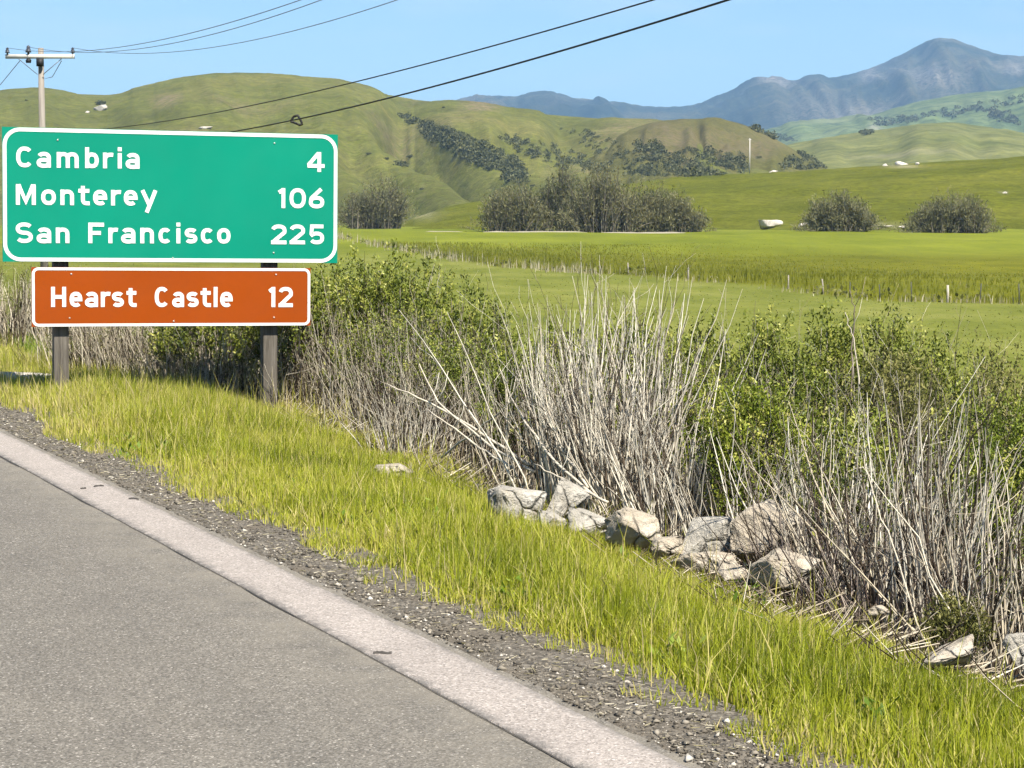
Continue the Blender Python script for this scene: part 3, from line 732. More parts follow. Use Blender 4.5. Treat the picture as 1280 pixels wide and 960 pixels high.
willow('bare olive willow with an arching dark limb, leftmost of the creek row', 640, 282, 80, 228, WY, 1, M['willow'])
willow('tall dark upright tree in the creek row beneath the scrubby gully', 700, 282, 62, 208, WY + 6, 2, M['willowdark'], name='creekside_tree')
willow('broad rounded olive willow in the middle of the creek row', 752, 282, 90, 211, WY - 4, 3, M['willow'])
willow('grey olive willow right of the tallest rounded one in the creek row', 803, 282, 80, 226, WY + 3, 4, M['willow'])
willow('low spreading willow at the right end of the creek row', 845, 283, 70, 240, WY - 2, 5, M['willow'])
willow('squat brown bush behind the right edge of the green sign panel', 468, 272, 84, 220, 520, 6, M['willow'], 'bush', 'willow_bush')
willow('dusty round bush in the pasture just right of the long white boulder', 1050, 285, 84, 243, 400, 7, M['willow'], 'bush', 'willow_bush')
willow('dark brown round bush alone at the right side of the pasture', 1188, 286, 98, 240, 398, 8, M['willow'], 'bush', 'willow_bush')

def clump_pts(poly, n, seed):
    r = np.random.default_rng(seed); poly = np.array(poly, float); out = []
    lo, hi = poly.min(0), poly.max(0)
    while len(out) < n:
        p = lo + (hi - lo) * r.random(2); c = False; j = len(poly) - 1
        for i in range(len(poly)):
            if (poly[i, 1] > p[1]) != (poly[j, 1] > p[1]) and p[0] < (poly[j, 0] - poly[i, 0]) * (p[1] - poly[i, 1]) / (poly[j, 1] - poly[i, 1]) + poly[i, 0]: c = not c
            j = i
        if c: out.append(p)
    return out
def scrub_clump(mbk, c, rad, hgt, r, n):
    d = r.normal(size=(n, 3)); d[:, 2] = np.abs(d[:, 2]); d /= np.linalg.norm(d, axis=1, keepdims=True)
    P = np.array(c) + d * (0.45 + 0.55 * r.random(n))[:, None] ** 0.7 * np.array([rad, rad, hgt])
    V, Q = leaf_quads(P, rad * r.uniform(0.18, 0.42, n), r, 0.4, 0.8)
    mbk.add(V, Q, np.repeat(np.clip(r.normal(0.45, 0.25, n) + r.normal(0, 0.12), 0, 1), 4))
def scrub_area(poly, n, seed, rr, names, nm='gully_scrub', leaves=80, mat='scrub'):
    r = np.random.default_rng(seed); mbk = MB()
    for p in clump_pts(poly, n, seed):
        h = hit(p[0], p[1], *names)
        if h is None: continue
        rad = r.uniform(*rr)
        scrub_clump(mbk, (h.x, h.y, h.z - 0.2 * rad), rad, rad * r.uniform(0.8, 1.2), r, leaves)
    if mbk.n: stuff(link(nm, mbk.mesh(nm), M[mat]))
G = ('grassy_hill', 'dry_knoll', 'pasture_slope')
scrub_area([(492, 141), (530, 152), (600, 178), (650, 200), (662, 232), (628, 222), (580, 198), (540, 176)], 420, 1, (1.0, 3.4), G)
scrub_area([(610, 165), (680, 178), (760, 205), (820, 212), (800, 222), (720, 216), (650, 192)], 150, 2, (0.8, 2.8), G)
scrub_area([(690, 158), (740, 165), (800, 195), (830, 205), (800, 212), (740, 190)], 60, 3, (0.8, 2.4), G)
scrub_area([(800, 200), (830, 192), (880, 186), (925, 192), (935, 216), (880, 221), (800, 222)], 200, 4, (0.9, 3.0), G)
scrub_area([(975, 205), (1000, 192), (1030, 202), (1035, 211), (975, 212)], 40, 5, (1.6, 3.4), G)
scrub_area([(795, 176), (825, 180), (830, 200), (800, 196)], 30, 6, (1.6, 3.5), G)
scrub_area([(935, 160), (985, 170), (1000, 178), (970, 176)], 70, 7, (1.8, 4.2), ('round_hill', 'pale_foothills', 'dry_knoll'))
scrub_area([(1075, 164), (1092, 163), (1090, 171), (1075, 170)], 22, 8, (1.8, 3.6), ('round_hill', 'pale_foothills'))
scrub_area([(1080, 150), (1180, 138), (1280, 120), (1280, 128), (1190, 148), (1100, 158)], 80, 9, (4, 9), ('pale_foothills',), leaves=70)
scrub_area([(1220, 135), (1262, 140), (1275, 158), (1250, 152)], 40, 10, (4, 9), ('pale_foothills',), leaves=70)
def lone_shrub(label, px, py, w, seed, name='hill_shrub', surf=G, n=420, mat='scrub'):
    h = hit(px, py, *surf)
    if h is None: return
    r = np.random.default_rng(seed); rad = w / 2 / F_PX * h.y
    root = tag(empty(name, h), label, 'shrub', 'lone shrubs on the hills')
    mbk = MB()
    for i in range(4):
        scrub_clump(mbk, (r.uniform(-0.5, 0.5) * rad, r.uniform(-0.4, 0.4) * rad, 0), rad * r.uniform(0.45, 0.7), rad * r.uniform(0.4, 0.7), r, n // 4)
    stuff(link('crown', mbk.mesh('crown'), M[mat], root))
    tb = MB(); tb.tube([(0, 0, -rad * 0.2), (rad * 0.06, 0, rad * 0.2), (rad * 0.1, 0.02, rad * 0.45)], [rad * 0.09, rad * 0.06, rad * 0.03], 5)
    link('trunk', tb.mesh('trunk'), M['bark'], root)
for i, (lb, px, py, w) in enumerate([
        ('small dark shrub, uppermost of three on the green spur right of the sign', 513, 197, 12),
        ('wide dark shrub patch in the middle of the green spur right of the sign', 502, 208, 24),
        ('little dark shrub left of the shrub patch on the green spur', 482, 199, 9),
        ('tiny dark shrub low on the green spur above the olive hummock', 528, 237, 8),
        ('tiny dark shrub high on the green spur beside the sign corner', 461, 193, 9),
        ('small dark shrub at the foot of the scrubby gully above the creek trees', 667, 233, 9),
        ('small round shrub on the brown knoll right of the pale pole', 948, 198, 9),
        ('tiny dark shrub near the crest of the hill left of the gully', 554, 135, 6),
        ('tiny dark shrub high on the left hillside near the utility pole', 33, 126, 5),
        ('grey shrub against the pale outcrop on the left hillside', 127, 131, 17)]):
    lone_shrub(lb, px, py, w, 300 + i)

# far rocks lying in the pasture and on the hills
def far_rock(label, px, py, w, h, seed, mat='rockwhite', surf=None, Y=None, cat='boulder'):
    if Y is None:
        p = hit(px, py + h * 0.3, *(surf or G)); Y = p.y
    p = at(px, py, Y); s = Y / F_PX
    base = at(px, py + h / 2, Y)
    me = rock_mesh('boulder', seed, 3, 12, 0.16, (w / 2 * s, w * 0.4 * s, h * 0.60 * s))
    o = link('boulder', me, M[mat], None, (p.x, p.y, p.z - h * 0.30 * s), (0, random.uniform(-0.1, 0.1), 0))
    tag(o, label, cat, 'pale boulders in the pasture'); return o
far_rock('long low white boulder in the pasture left of the dusty round bush', 960, 276.5, 42, 14, 1, Y=415)
far_rock('small white boulder touching the left side of the dusty round bush', 1007, 279, 20, 7, 2, Y=408)
far_rock('largest white rock on the pasture skyline below the round hill', 1128, 203, 20, 10, 3)
far_rock('small rounded white rock left of the largest one on the pasture skyline', 1106, 205, 10, 8, 4)
far_rock('tiny white rock right of the largest one on the pasture skyline', 1146, 204.5, 8, 5, 5)
far_rock('white rock just right of the pale pole on the pasture skyline', 967, 213, 13, 5, 6)
far_rock('small white rock alone high on the pasture near the right edge', 1255, 240.5, 8, 4, 7)
far_rock('thin pale rock in the grass between the two round bushes', 1105, 282, 26, 4, 8, Y=402)
far_rock('tiny pale rock just left of the dark round bush', 1127, 283, 9, 4, 9, Y=400)
far_rock('grey white outcrop on the left hillside above the sign', 126, 134, 20, 13, 10, 'rockgrey', ('grassy_hill',))
far_rock('little pale rock at the left foot of the outcrop above the sign', 109, 139, 9, 5, 11, 'rockwhite', ('grassy_hill',))
far_rock('low pale rocks on the hillside just above the sign top edge', 258, 159, 22, 5, 12, 'rockgrey', ('grassy_hill',))

# pale track along the foot of the trees
for i, (xa, xb) in enumerate(((531, 578), (604, 735), (752, 858))):
    a, b = at(xa, 282.5, 408), at(xb, 283, 406)
    k = 24; mbk = MB(); xs = np.linspace(a.x, b.x, k); r = np.random.default_rng(i)
    top = 0.16 + 0.08 * fbm(xs / 3, xs * 0, 3, i); gz0 = ground_z(xs, np.full(k, 407.0))
    top *= np.clip(np.minimum(np.arange(k), np.arange(k)[::-1]) / 3.0, 0.1, 1)
    V = np.concatenate([np.stack([xs, np.full(k, 406.0), gz0 - 0.2], -1), np.stack([xs, np.full(k, 406.6), gz0 + top], -1), np.stack([xs, np.full(k, 411.0), gz0 + top + 0.05], -1)])
    j = np.arange(k - 1)
    mbk.add(V, np.concatenate([np.stack([j, j + 1, j + 1 + k, j + k], -1), np.stack([j + k, j + 1 + k, j + 1 + 2 * k, j + 2 * k], -1)]))
    structure(link('dirt_track', mbk.mesh('dirt_track'), M['paletrack']))

# dry reeds along the fence line
r = np.random.default_rng(90)
n = 3600
yy = 95 + 260 * r.random(n) ** 1.3
cl = fbm(yy / 6, yy * 0 + 1, 3, 15)
k = r.random(n) < np.clip(0.35 + 1.3 * cl, 0.03, 1); yy = yy[k]; n = len(yy)
xx = fence_x(yy) + r.normal(0, 0.9, n) - 0.6
hh = r.uniform(0.35, 1.15, n) * (0.55 + 0.6 * sstep(150, 200, yy))
V, Fq, R = blades(np.stack([xx, yy, ground_z(xx, yy) - 0.05], -1), hh, 0.02 + yy * 0.00022, np.clip(r.normal(0.15, 0.15, n), 0, 0.6), np.clip(r.normal(0.5, 0.25, n), 0, 1), rng=r)
stuff(link('dry_reeds', mesh_from('dry_reeds', V, Fq, R), M['reed']))
# tall olive grass standing in the field behind the fence
r2 = np.random.default_rng(91); n = 30000
yy = 100 + 200 * r2.random(n) ** 1.2; off = np.abs(r2.normal(0, 30, n)); xx = fence_x(yy) + off
V, Fq, R = blades(np.stack([xx, yy, ground_z(xx, yy) - 0.03], -1), r2.uniform(0.22, 0.75, n) * np.exp(-off / 28), 0.02 + yy * 0.0003, np.clip(r2.normal(0.15, 0.12, n), 0, 0.5), np.clip(0.45 + 0.4 * fbm(xx / 5, yy / 12, 3, 45) + r2.normal(0, 0.18, n), 0, 1), rng=r2)
stuff(link('field_grass', mesh_from('field_grass', V, Fq, R), M['fieldgrass']))
# low dark weeds in the same line
n = 2600; yy = 95 + 240 * r.random(n) ** 1.2; cl = fbm(yy / 5, yy * 0 + 7, 3, 19)
k = r.random(n) < np.clip(0.15 + 1.6 * cl, 0.0, 1); yy = yy[k]; n = len(yy)
xx = fence_x(yy) + r.normal(0, 0.6, n); P = np.stack([xx, yy, ground_z(xx, yy) + r.uniform(0, 0.5, n)], -1)
V, Q = leaf_quads(P, r.uniform(0.15, 0.4, n), r, 0.3, 0.6)
stuff(link('fence_line_weeds', mesh_from('fence_line_weeds', V, [Q], np.repeat(np.clip(r.normal(0.45, 0.2, n), 0, 1), 4)), M['leafdull']))
# fence posts
FP = [('pale bleached wooden fence post, brightest of the row in the field', 1183, 0.95, 'fencepale', 0.10),
      ('dark thin fence post just left of the bleached one', 1140, 1.15, 'steel', 0.05),
      ('dark thin fence post between bleached post and right picture edge', 1226, 1.05, 'steel', 0.05),
      ('dark fence post nearest the right picture edge', 1272, 1.05, 'steel', 0.05),
      ('dark thin fence post, second left of the bleached one', 1100, 0.95, 'steel', 0.05),
      ('thin fence post above the gap in the green bush tops', 1062, 0.95, 'steel', 0.05),
      ('weathered fence post, fourth left of the bleached one', 1028, 0.95, 'fencewood', 0.07),
      ('weathered fence post by the dead weeds above the bush tops', 985, 0.9, 'fencewood', 0.07),
      ('dark fence post right of the pale cane tips', 860, 0.95, 'fencewood', 0.08),
      ('short weathered fence post beside the reed patch above the canes', 785, 0.95, 'fencewood', 0.08)]
for i, (lb, px, hgt, mt, wd) in enumerate(FP):
    # walk along the fence line until it crosses this column of the view
    ys = np.linspace(80, 330, 1500); k = int(np.argmin(np.abs(pix(np.stack([fence_x(ys), ys, ground_z(fence_x(ys), ys)], -1))[0] - px)))
    yv = ys[k]; xv = float(fence_x(yv)); zv = float(ground_z(xv, yv))
    mbk = MB(); rr = wd * 0.75
    mbk.tube([(0, 0, -0.3), (0.01, 0, hgt * 0.5), (0.02 * (i % 3 - 1), 0.01, hgt)], [rr, rr * 0.95, rr * 0.85], 7)
    mbk.tube([(0, -rr * 1.05, hgt * 0.8), (0, rr * 1.05, hgt * 0.8)], [0.012, 0.012], 5)
    tag(link('fence_post', mbk.mesh('fence_post'), M[mt], None, (xv, yv, zv), (random.uniform(-0.03, 0.03), random.uniform(-0.05, 0.05), 0)), lb, 'fence post', 'posts of the old field fence')
# pale pole at the skyline of the pasture
p = hit(937, 216, 'pasture_slope') or at(937, 216, 780)
top = at(937, 173, p.y)
root = tag(empty('utility_pole', p), 'thin pale pole standing on the pasture skyline before the brown knoll', 'pole')
mbk = MB(); mbk.tube([(0, 0, -0.5), (0, 0, (top.z - p.z) * 0.5), (0, 0, top.z - p.z)], [0.22, 0.19, 0.15], 8)
link('pole', mbk.mesh('pole'), M['crossarm'], root)
mbk = MB(); mbk.box((-0.5, -0.06, top.z - p.z - 0.45), (0.5, 0.06, top.z - p.z - 0.30)); link('crossarm', mbk.mesh('crossarm'), M['crossarm'], root)

# ------------------------------------------------------------------ utility pole and wires
PY = 77.0
pt = at(51, 60, PY); pb = float(ground_z(pt.x, PY))
root = tag(empty('utility_pole', (pt.x, PY, pb)), 'grey wooden utility pole with white crossarm rising behind the green sign', 'utility pole')
H = pt.z - pb
mbk = MB(); mbk.tube([(0, 0, -0.6), (0, 0, H * 0.5), (0, 0, H)], [0.15, 0.125, 0.095], 14)
link('pole', mbk.mesh('pole', True), M['polewood'], root)
arm_z = at(51, 71, PY).z - pb
mbk = MB(); mbk.box((-1.20, -0.20, arm_z - 0.075), (1.21, -0.115, arm_z + 0.075), Matrix.Rotation(math.radians(-2), 4, 'Z'))
link('crossarm', mbk.mesh('crossarm'), M['crossarm'], root)
def insulator(x, zb, sc=1.0, nm='insulator', y=-0.16):
    mbk = MB()
    zz = np.array([0, 0.05, 0.05, 0.09, 0.10, 0.14, 0.15, 0.20, 0.24]) * sc
    rr = np.array([0.03, 0.03, 0.075, 0.08, 0.05, 0.07, 0.045, 0.05, 0.01]) * sc
    mbk.tube([(x, y, zb + z) for z in zz], rr, 10)
    return link(nm, mbk.mesh(nm), M['insul'], root)
INS = [-1.13, -0.40, 1.14]
insulator(INS[0], arm_z + 0.075); insulator(INS[1], arm_z + 0.075, 1.3); insulator(INS[2], arm_z + 0.075)
mbk = MB(); mbk.tube([(-0.40, -0.16, arm_z - 0.22), (-0.40, -0.16, arm_z - 0.12), (-0.40, -0.16, arm_z - 0.076)], [0.09, 0.10, 0.05], 10)
link('cutout_switch', mbk.mesh('cutout_switch'), M['black'], root)
mbk = MB(); mbk.box((-0.11, -0.26, arm_z - 0.34), (0.11, -0.14, arm_z - 0.08)); link('mounting_bracket', mbk.mesh('mounting_bracket'), M['black'], root)
mbk = MB()
for s in (-1, 1): mbk.tube([(s * 0.75, -0.16, arm_z - 0.08), (s * 0.10, -0.15, arm_z - 0.62)], [0.014, 0.014], 6)
link('crossarm_brace', mbk.mesh('crossarm_brace'), M['wire'], root)

def wire(label, p0, pixels, dirxy, far_t, rad, mat, name='power_line'):
    """a hanging wire in a vertical plane through p0: heights follow points seen in the photograph"""
    p0 = Vector(p0); ss = [0.0]; zz = [p0.z]
    d2 = Vector(dirxy).normalized()
    for px, py in pixels:
        d = ray(px, py)                                  # solve p0.xy + s*d2 = k*d.xy
        den = d2.x * d.y - d2.y * d.x
        s = (p0.y * d.x - p0.x * d.y) / den; k = (p0.y + s * d2.y) / d.y
        ss.append(s); zz.append(CAM_H + k * d.z)
    co = np.polyfit(ss, zz, 2)
    co[2] += p0.z - np.polyval(co, 0)
    S = np.linspace(0, far_t, 60)
    pts = np.stack([p0.x + S * d2.x, p0.y + S * d2.y, np.polyval(co, S)], -1)
    mbk = MB(); mbk.tube(pts, rad, 6)
    return tag(link(name, mbk.mesh(name, True), M[mat]), label, 'wire', 'overhead wires'), pts
ax, ay = pt.x, PY - 0.16
zi = pb + arm_z + 0.30
WD = (18.25, -47.0)
wire('thin grey power line, uppermost of three above the left hill', (ax + INS[0], ay, zi), [(120, 63), (250, 38), (355, 6), (380, 0)], WD, 54, 0.0085, 'wire')
wire('thin grey power line, middle of three above the left hill', (ax + INS[1], ay, zi + 0.03), [(150, 64), (300, 33), (400, 1)], WD, 54, 0.0085, 'wire')
wire('thin grey power line, lowest of three, leaving the right crossarm end', (ax + INS[2], ay, zi), [(160, 67), (220, 65), (330, 47), (440, 18), (498, 0)], WD, 54, 0.0085, 'wire')
zc = at(51, 166, PY).z
wire('black overhead cable, upper of the two crossing the hill crest', (ax, ay, zc), [(190, 153), (300, 133), (440, 104), (600, 65), (720, 28), (800, 0)], WD, 55, 0.0115, 'black', 'overhead_cable')
_, cpts = wire('thick black overhead cable, lower of the two, carrying a loop', (ax, ay, zc - 0.45), [(310, 161), (377, 149), (450, 131), (600, 91), (760, 48), (908, 0)], WD, 57, 0.015, 'black', 'overhead_cable')
# lines going on beyond the pole, away to the left
for lb, px, py, qx, qy in (('faint grey wire sloping down left under the crossarm, nearer the pole', 77, 76, 57, 98), ('faint grey wire sloping down left from the crossarm to the picture edge', 25, 76, -30, 130)):
    a = at(px, py, PY + 0.1); b = at(qx, qy, PY + 34); c = (a + b) / 2; c.z -= 0.25
    mbk = MB(); mbk.tube([a, c, b], 0.014, 5); tag(link('guy_wire', mbk.mesh('guy_wire'), M['wire']), lb, 'wire', 'overhead wires')
# slack loop tied to the lower cable
cx_, cy_ = pix(cpts); k = int(np.argmin(np.abs(cx_ - 377))); lp = cpts[k]
dl = np.array([WD[0], WD[1], 0]); dl /= np.linalg.norm(dl)
sc = lp[1] / F_PX                                        # metres per picture pixel there
side = np.array([1.0, 0.0, 0.0])
loop = [(-7, -2.5), (-3, 3.5), (2, 5.0), (6, -2), (7.5, -6), (4, -7), (-2, -4.2), (-7, -2.5)]
pts = []
for (a, b), (c, d) in zip(loop[:-1], loop[1:]):
    for q_ in np.linspace(0, 1, 5)[:-1]: pts.append(lp + side * (a + (c - a) * q_) * sc + np.array([0, -0.03, (b + (d - b) * q_) * sc]))
pts.append(pts[0]); mbk = MB(); mbk.tube(pts, 0.027, 6)
tag(link('cable_loop', mbk.mesh('cable_loop', True), M['black']), 'small black slack loop hanging on the lower overhead cable above the sign', 'cable loop')

# ------------------------------------------------------------------ road sign
SIGN_YAW = math.radians(18.5); SIGN_TILT = math.radians(0.64)
sc0 = at(212, 245, 20.0)
sx = Vector((math.cos(SIGN_YAW), math.sin(SIGN_YAW), 0)); sn = Vector((math.sin(SIGN_YAW), -math.cos(SIGN_YAW), 0))  # sn faces the traffic
sbase = Vector((sc0.x, sc0.y, float(ground_z(sc0.x, sc0.y))))
sign = tag(empty('road_sign', sbase, SIGN_YAW), 'green highway distance sign with brown panel below on two wooden posts', 'road sign')
sign.rotation_euler = (0, SIGN_TILT, SIGN_YAW)
sxt = sx * math.cos(SIGN_TILT) - Vector((0, 0, math.sin(SIGN_TILT))); szt = sx * math.sin(SIGN_TILT) + Vector((0, 0, math.cos(SIGN_TILT)))
def loc(px, py):
    """picture point -> (x, z) in the sign plane, relative to the sign's foot"""
    d = ray(px, py); k = (sc0 - O).dot(sn) / d.dot(sn); P = O + d * k - sbase
    return P.dot(sxt), P.dot(szt)
def rounded(x0, x1, z0, z1, r, n=10):
    pts = []
    for cx2, cz2, a0 in ((x1 - r, z1 - r, 0), (x0 + r, z1 - r, 90), (x0 + r, z0 + r, 180), (x1 - r, z0 + r, 270)):
        for i in range(n + 1):
            a = math.radians(a0 + 90 * i / n); pts.append((cx2 + r * math.cos(a), cz2 + r * math.sin(a)))
    return pts
def panel(nm, px0, py0, px1, py1, mat, radius, border, edge, warp, y0):
    xa, _ = loc(px0, (py0 + py1) / 2); xb, _ = loc(px1, (py0 + py1) / 2)
    za = (loc(px0, py1[0])[1] if 0 else 0)
    return xa, xb
def make_panel(nm, x0, x1, z0, z1, mat, yf, corner, br, bw, inset):
    # slab with a faint oil-canning warp in the sheet
    nx, nz = 40, 20
    X, Z = np.meshgrid(np.linspace(x0, x1, nx), np.linspace(z0, z1, nz))
    wp = 0.004 * fbm(X * 1.1 + 3, Z * 1.3, 2, 5)
    mbk = MB()
    ii = np.arange(nx * nz).reshape(nz, nx)
    Q = np.stack([ii[:-1, :-1], ii[:-1, 1:], ii[1:, 1:], ii[1:, :-1]], -1).reshape(-1, 4)
    Vf = np.stack([X, np.full_like(X, yf) , Z], -1).reshape(-1, 3)
    mbk.add(Vf, Q)
    Vb = np.array([[x0, yf, z0], [x1, yf, z0], [x1, yf, z1], [x0, yf, z1], [x0, yf + 0.025, z0], [x1, yf + 0.025, z0], [x1, yf + 0.025, z1], [x0, yf + 0.025, z1]])
    mbk.add(Vb, np.array([[0, 4, 5, 1], [1, 5, 6, 2], [2, 6, 7, 3], [3, 7, 4, 0], [4, 7, 6, 5]]))
    pn = link(nm, mbk.mesh(nm), mat, sign)
    outp = rounded(x0 + inset, x1 - inset, z0 + inset, z1 - inset, br); inp = rounded(x0 + inset + bw, x1 - inset - bw, z0 + inset + bw, z1 - inset - bw, br - bw)
    k = len(outp); V = np.array([(a, yf - 0.003, b) for a, b in outp] + [(a, yf - 0.003, b) for a, b in inp]); j = np.arange(k); j2 = (j + 1) % k
    bb = MB(); bb.add(V, np.stack([j, j2, j2 + k, j + k], -1)); link('border', bb.mesh('border'), M['signwhite'], pn)
    return pn
gx0 = loc(3, 245)[0]; gx1 = loc(422, 245)[0]
gz1 = (loc(3, 158)[1] + loc(422, 168.5)[1]) / 2; gz0 = (loc(3, 327.5)[1] + loc(422, 328.5)[1]) / 2
bx0 = loc(39.5, 370)[0]; bx1 = loc(388, 370)[0]
bz1 = (loc(40, 333.5)[1] + loc(388, 335.5)[1]) / 2; bz0 = (loc(40, 409)[1] + loc(388, 406.5)[1]) / 2
ppm = 415 / (gx1 - gx0)
print('SIGN size', gx1 - gx0, gz1 - gz0, bx1 - bx0, bz1 - bz0, 'bottom', bz0)
YF = 0.0
green = make_panel('green_panel', gx0, gx1, gz0, gz1, M['signgreen'], YF, 0, 21 / ppm, 4.6 / ppm, 0.5 / ppm)
brown = make_panel('brown_panel', bx0, bx1, bz0, bz1, M['signbrown'], YF, 0, 8 / ppm, 3.4 / ppm, 0.3 / ppm)
# strokes of the letters: each glyph is drawn inside a box w wide
def arc(cx_, cz_, rx, rz, a0, a1, n=18, pw=2.35):
    out = []
    for i in range(n + 1):
        a = math.radians(a0 + (a1 - a0) * i / n); c_, s_ = math.cos(a), math.sin(a)
        out.append((cx_ + rx * math.copysign(abs(c_) ** (2 / pw), c_), cz_ + rz * math.copysign(abs(s_) ** (2 / pw), s_)))
    return out
def glyph(ch, w, H, s):
    a = s / 2; xh = H * 0.755; x0, x1 = a, w - a; cx_ = w / 2; rx = (w - s) / 2
    if ch in 'oO0':
        h = H if ch != 'o' else xh; return [arc(cx_, h / 2, rx, h / 2 - a, 0, 360, 36)]
    if ch in 'Cc':
        h = H if ch == 'C' else xh; return [arc(cx_, h / 2, rx, h / 2 - a, 42, 318, 30)]
    if ch == 'e':
        return [[(x0 + a * 0.6, xh * 0.5)] + [(x1, xh * 0.5)] + arc(cx_, xh / 2, rx, xh / 2 - a, 12, 312, 30)]
    if ch == 'a':
        bz = xh * 0.30
        return [[(x1, 0), (x1, xh * 0.6)] + arc(cx_, xh * 0.62, rx, xh * 0.38 - a, 12, 155, 12), arc(cx_ - a * 0.1, bz, rx + a * 0.1, bz - a * 0.86, 0, 360, 26)]
    if ch in 'nr':
        top = arc(cx_, xh * 0.58, rx, xh * 0.42 - a, 172, 0 if ch == 'n' else 48, 14)
        if ch == 'r': return [[(x0, 0), (x0, xh)], arc(x0 + (w - a) * 0.72, xh * 0.52, (w - a) * 0.72, xh * 0.48 - a, 165, 72, 10)]
        return [[(x0, 0), (x0, xh)], top + [(x1, 0)]]
    if ch == 'm':
        r2 = (w - s) / 4
        return [[(x0, 0), (x0, xh)], arc(x0 + r2, xh * 0.6, r2, xh * 0.4 - a, 172, 0, 12) + [(cx_, 0)], arc(cx_ + r2, xh * 0.6, r2, xh * 0.4 - a, 172, 0, 12) + [(x1, 0)]]
    if ch == 'b': return [[(x0, 0), (x0, H)], arc(cx_, xh / 2, rx, xh / 2 - a, 0, 360, 34)]
    if ch == 'i': return [[(cx_, 0), (cx_, xh * 0.98)], [(cx_, H * 0.83), (cx_, H * 1.02)]]
    if ch == 'l': return [[(cx_, 0), (cx_, H)]]
    if ch == 't':
        xs = w * 0.40
        return [[(xs, H * 0.94), (xs, H * 0.26)] + arc(xs + w * 0.34, H * 0.28, w * 0.34, H * 0.28 - a, 185, 262, 8) + [(w, a)], [(0, xh * 0.93), (w * 0.97, xh * 0.93)]]
    if ch == 'y': return [[(x0 * 0.9, xh), (cx_ + a * 0.1, a * 0.6)], [(x1 + a * 0.1, xh), (w * 0.36, -H * 0.33)]]
    if ch in 'Ss':
        h = H if ch == 'S' else xh; q2 = (h - s) / 4
        return [arc(cx_, h - a - q2, rx, q2, 28, 270, 18, 2.2)[:-1] + arc(cx_, a + q2, rx, q2, 90, -152, 18, 2.2)]
    if ch == 'F': return [[(x0, 0), (x0, H)], [(0, H - a), (w, H - a)], [(x0, H * 0.50), (w * 0.80, H * 0.50)]]
    if ch == 'H': return [[(x0, 0), (x0, H)], [(x1, 0), (x1, H)], [(x0, H / 2), (x1, H / 2)]]
    if ch == 'M': return [[(x0, 0), (x0, H)], [(x1, 0), (x1, H)], [(x0 + a * 0.3, H - a * 0.2), (cx_, a * 1.8), (x1 - a * 0.3, H - a * 0.2)]]
    if ch == '1': return [[(w - a, 0), (w - a, H)], [(w - a * 1.2, H - a * 0.9), (0, H * 0.78)]]
    if ch == '2': return [arc(cx_, H * 0.68, rx, H * 0.32 - a, 165, -18, 16) + [(x0 + a * 0.3, a * 1.4)], [(0, a), (w, a)]]
    if ch == '5': return [[(w * 0.95, H - a), (x0 + a * 0.5, H - a), (x0 + a * 0.2, H * 0.52)] + arc(cx_, H * 0.32, rx, H * 0.32 - a, 140, -150, 20)]
    if ch == '4': return [[(w * 0.70, 0), (w * 0.70, H), ], [(w * 0.66, H - a * 0.5), (a * 0.8, H * 0.33)], [(a * 0.3, H * 0.30), (w, H * 0.30)]]
    if ch == '6': return [arc(cx_, H * 0.31, rx, H * 0.31 - a, 0, 360, 28), [(w * 0.80, H * 0.97), (x0 + a * 0.35, H * 0.50), (x0, H * 0.31)]]
    return []
def stroke_mesh(mbk, pts, s, y):
    p = np.array(pts, float); closed = np.hypot(*(p[0] - p[-1])) < 1e-6
    if closed: p = p[:-1]
    k = len(p)
    nx_ = (np.roll(p, -1, 0) - p); pr = p - np.roll(p, 1, 0)
    if not closed: nx_[-1] = pr[-1]; pr[0] = nx_[0]
    nx_ /= np.linalg.norm(nx_, axis=1, keepdims=True); pr /= np.linalg.norm(pr, axis=1, keepdims=True)
    n1 = np.stack([-nx_[:, 1], nx_[:, 0]], -1); n0 = np.stack([-pr[:, 1], pr[:, 0]], -1)
    m_ = n0 + n1; m_ /= np.linalg.norm(m_, axis=1, keepdims=True) + 1e-9
    kk = np.clip(1.0 / np.maximum(np.sum(m_ * n1, 1), 0.5), 1, 2)
    off = m_ * (s / 2 * kk)[:, None]
    L = p + off; Rr = p - off
    V = np.concatenate([np.stack([L[:, 0], np.full(k, y), L[:, 1]], -1), np.stack([Rr[:, 0], np.full(k, y), Rr[:, 1]], -1)])
    j = np.arange(k if closed else k - 1); j2 = (j + 1) % k
    mbk.add(V, np.stack([j, j + k, j2 + k, j2], -1))
def letters(parent, text, boxes, base_px, cap_px, sw):
    for ch, (pa, pb_) in zip(text, boxes):
        if ch == ' ': continue
        mid = (pa + pb_) / 2
        bz_ = base_px[0] + (base_px[1] - base_px[0]) * (mid - base_px[2]) / (base_px[3] - base_px[2])
        xa, za = loc(pa, bz_); xb, _ = loc(pb_, bz_); _, zt_ = loc(mid, bz_ - cap_px)
        Hh = zt_ - za; s = sw * Hh
        mbk = MB()
        for i, st_ in enumerate(glyph(ch, xb - xa, Hh, s)):
            stroke_mesh(mbk, [(xa + a, za + b) for a, b in st_], s, YF - 0.0035 - 0.0006 * i)
        link('letter', mbk.mesh('letter'), M['signwhite'], parent)
def zb(v, off, sc): return [(off + a / sc, off + b / sc) for a, b in v]
S1, S2 = 5.19, 3.459
GB = (208.6, 210.6, 20, 175)
letters(green, 'Cambria', zb([(105, 215), (240, 330), (368, 510), (552, 640), (668, 735), (760, 793), (817, 905)], 0, S1), (208.8, 210.8, 20, 175), 25.8, 0.192)
letters(green, 'Monterey', zb([(103, 232), (267, 362), (392, 480), (508, 582), (604, 695), (720, 785), (803, 892), (912, 1020)], 0, S1), (255.8, 257.2, 20, 196), 25.6, 0.192)
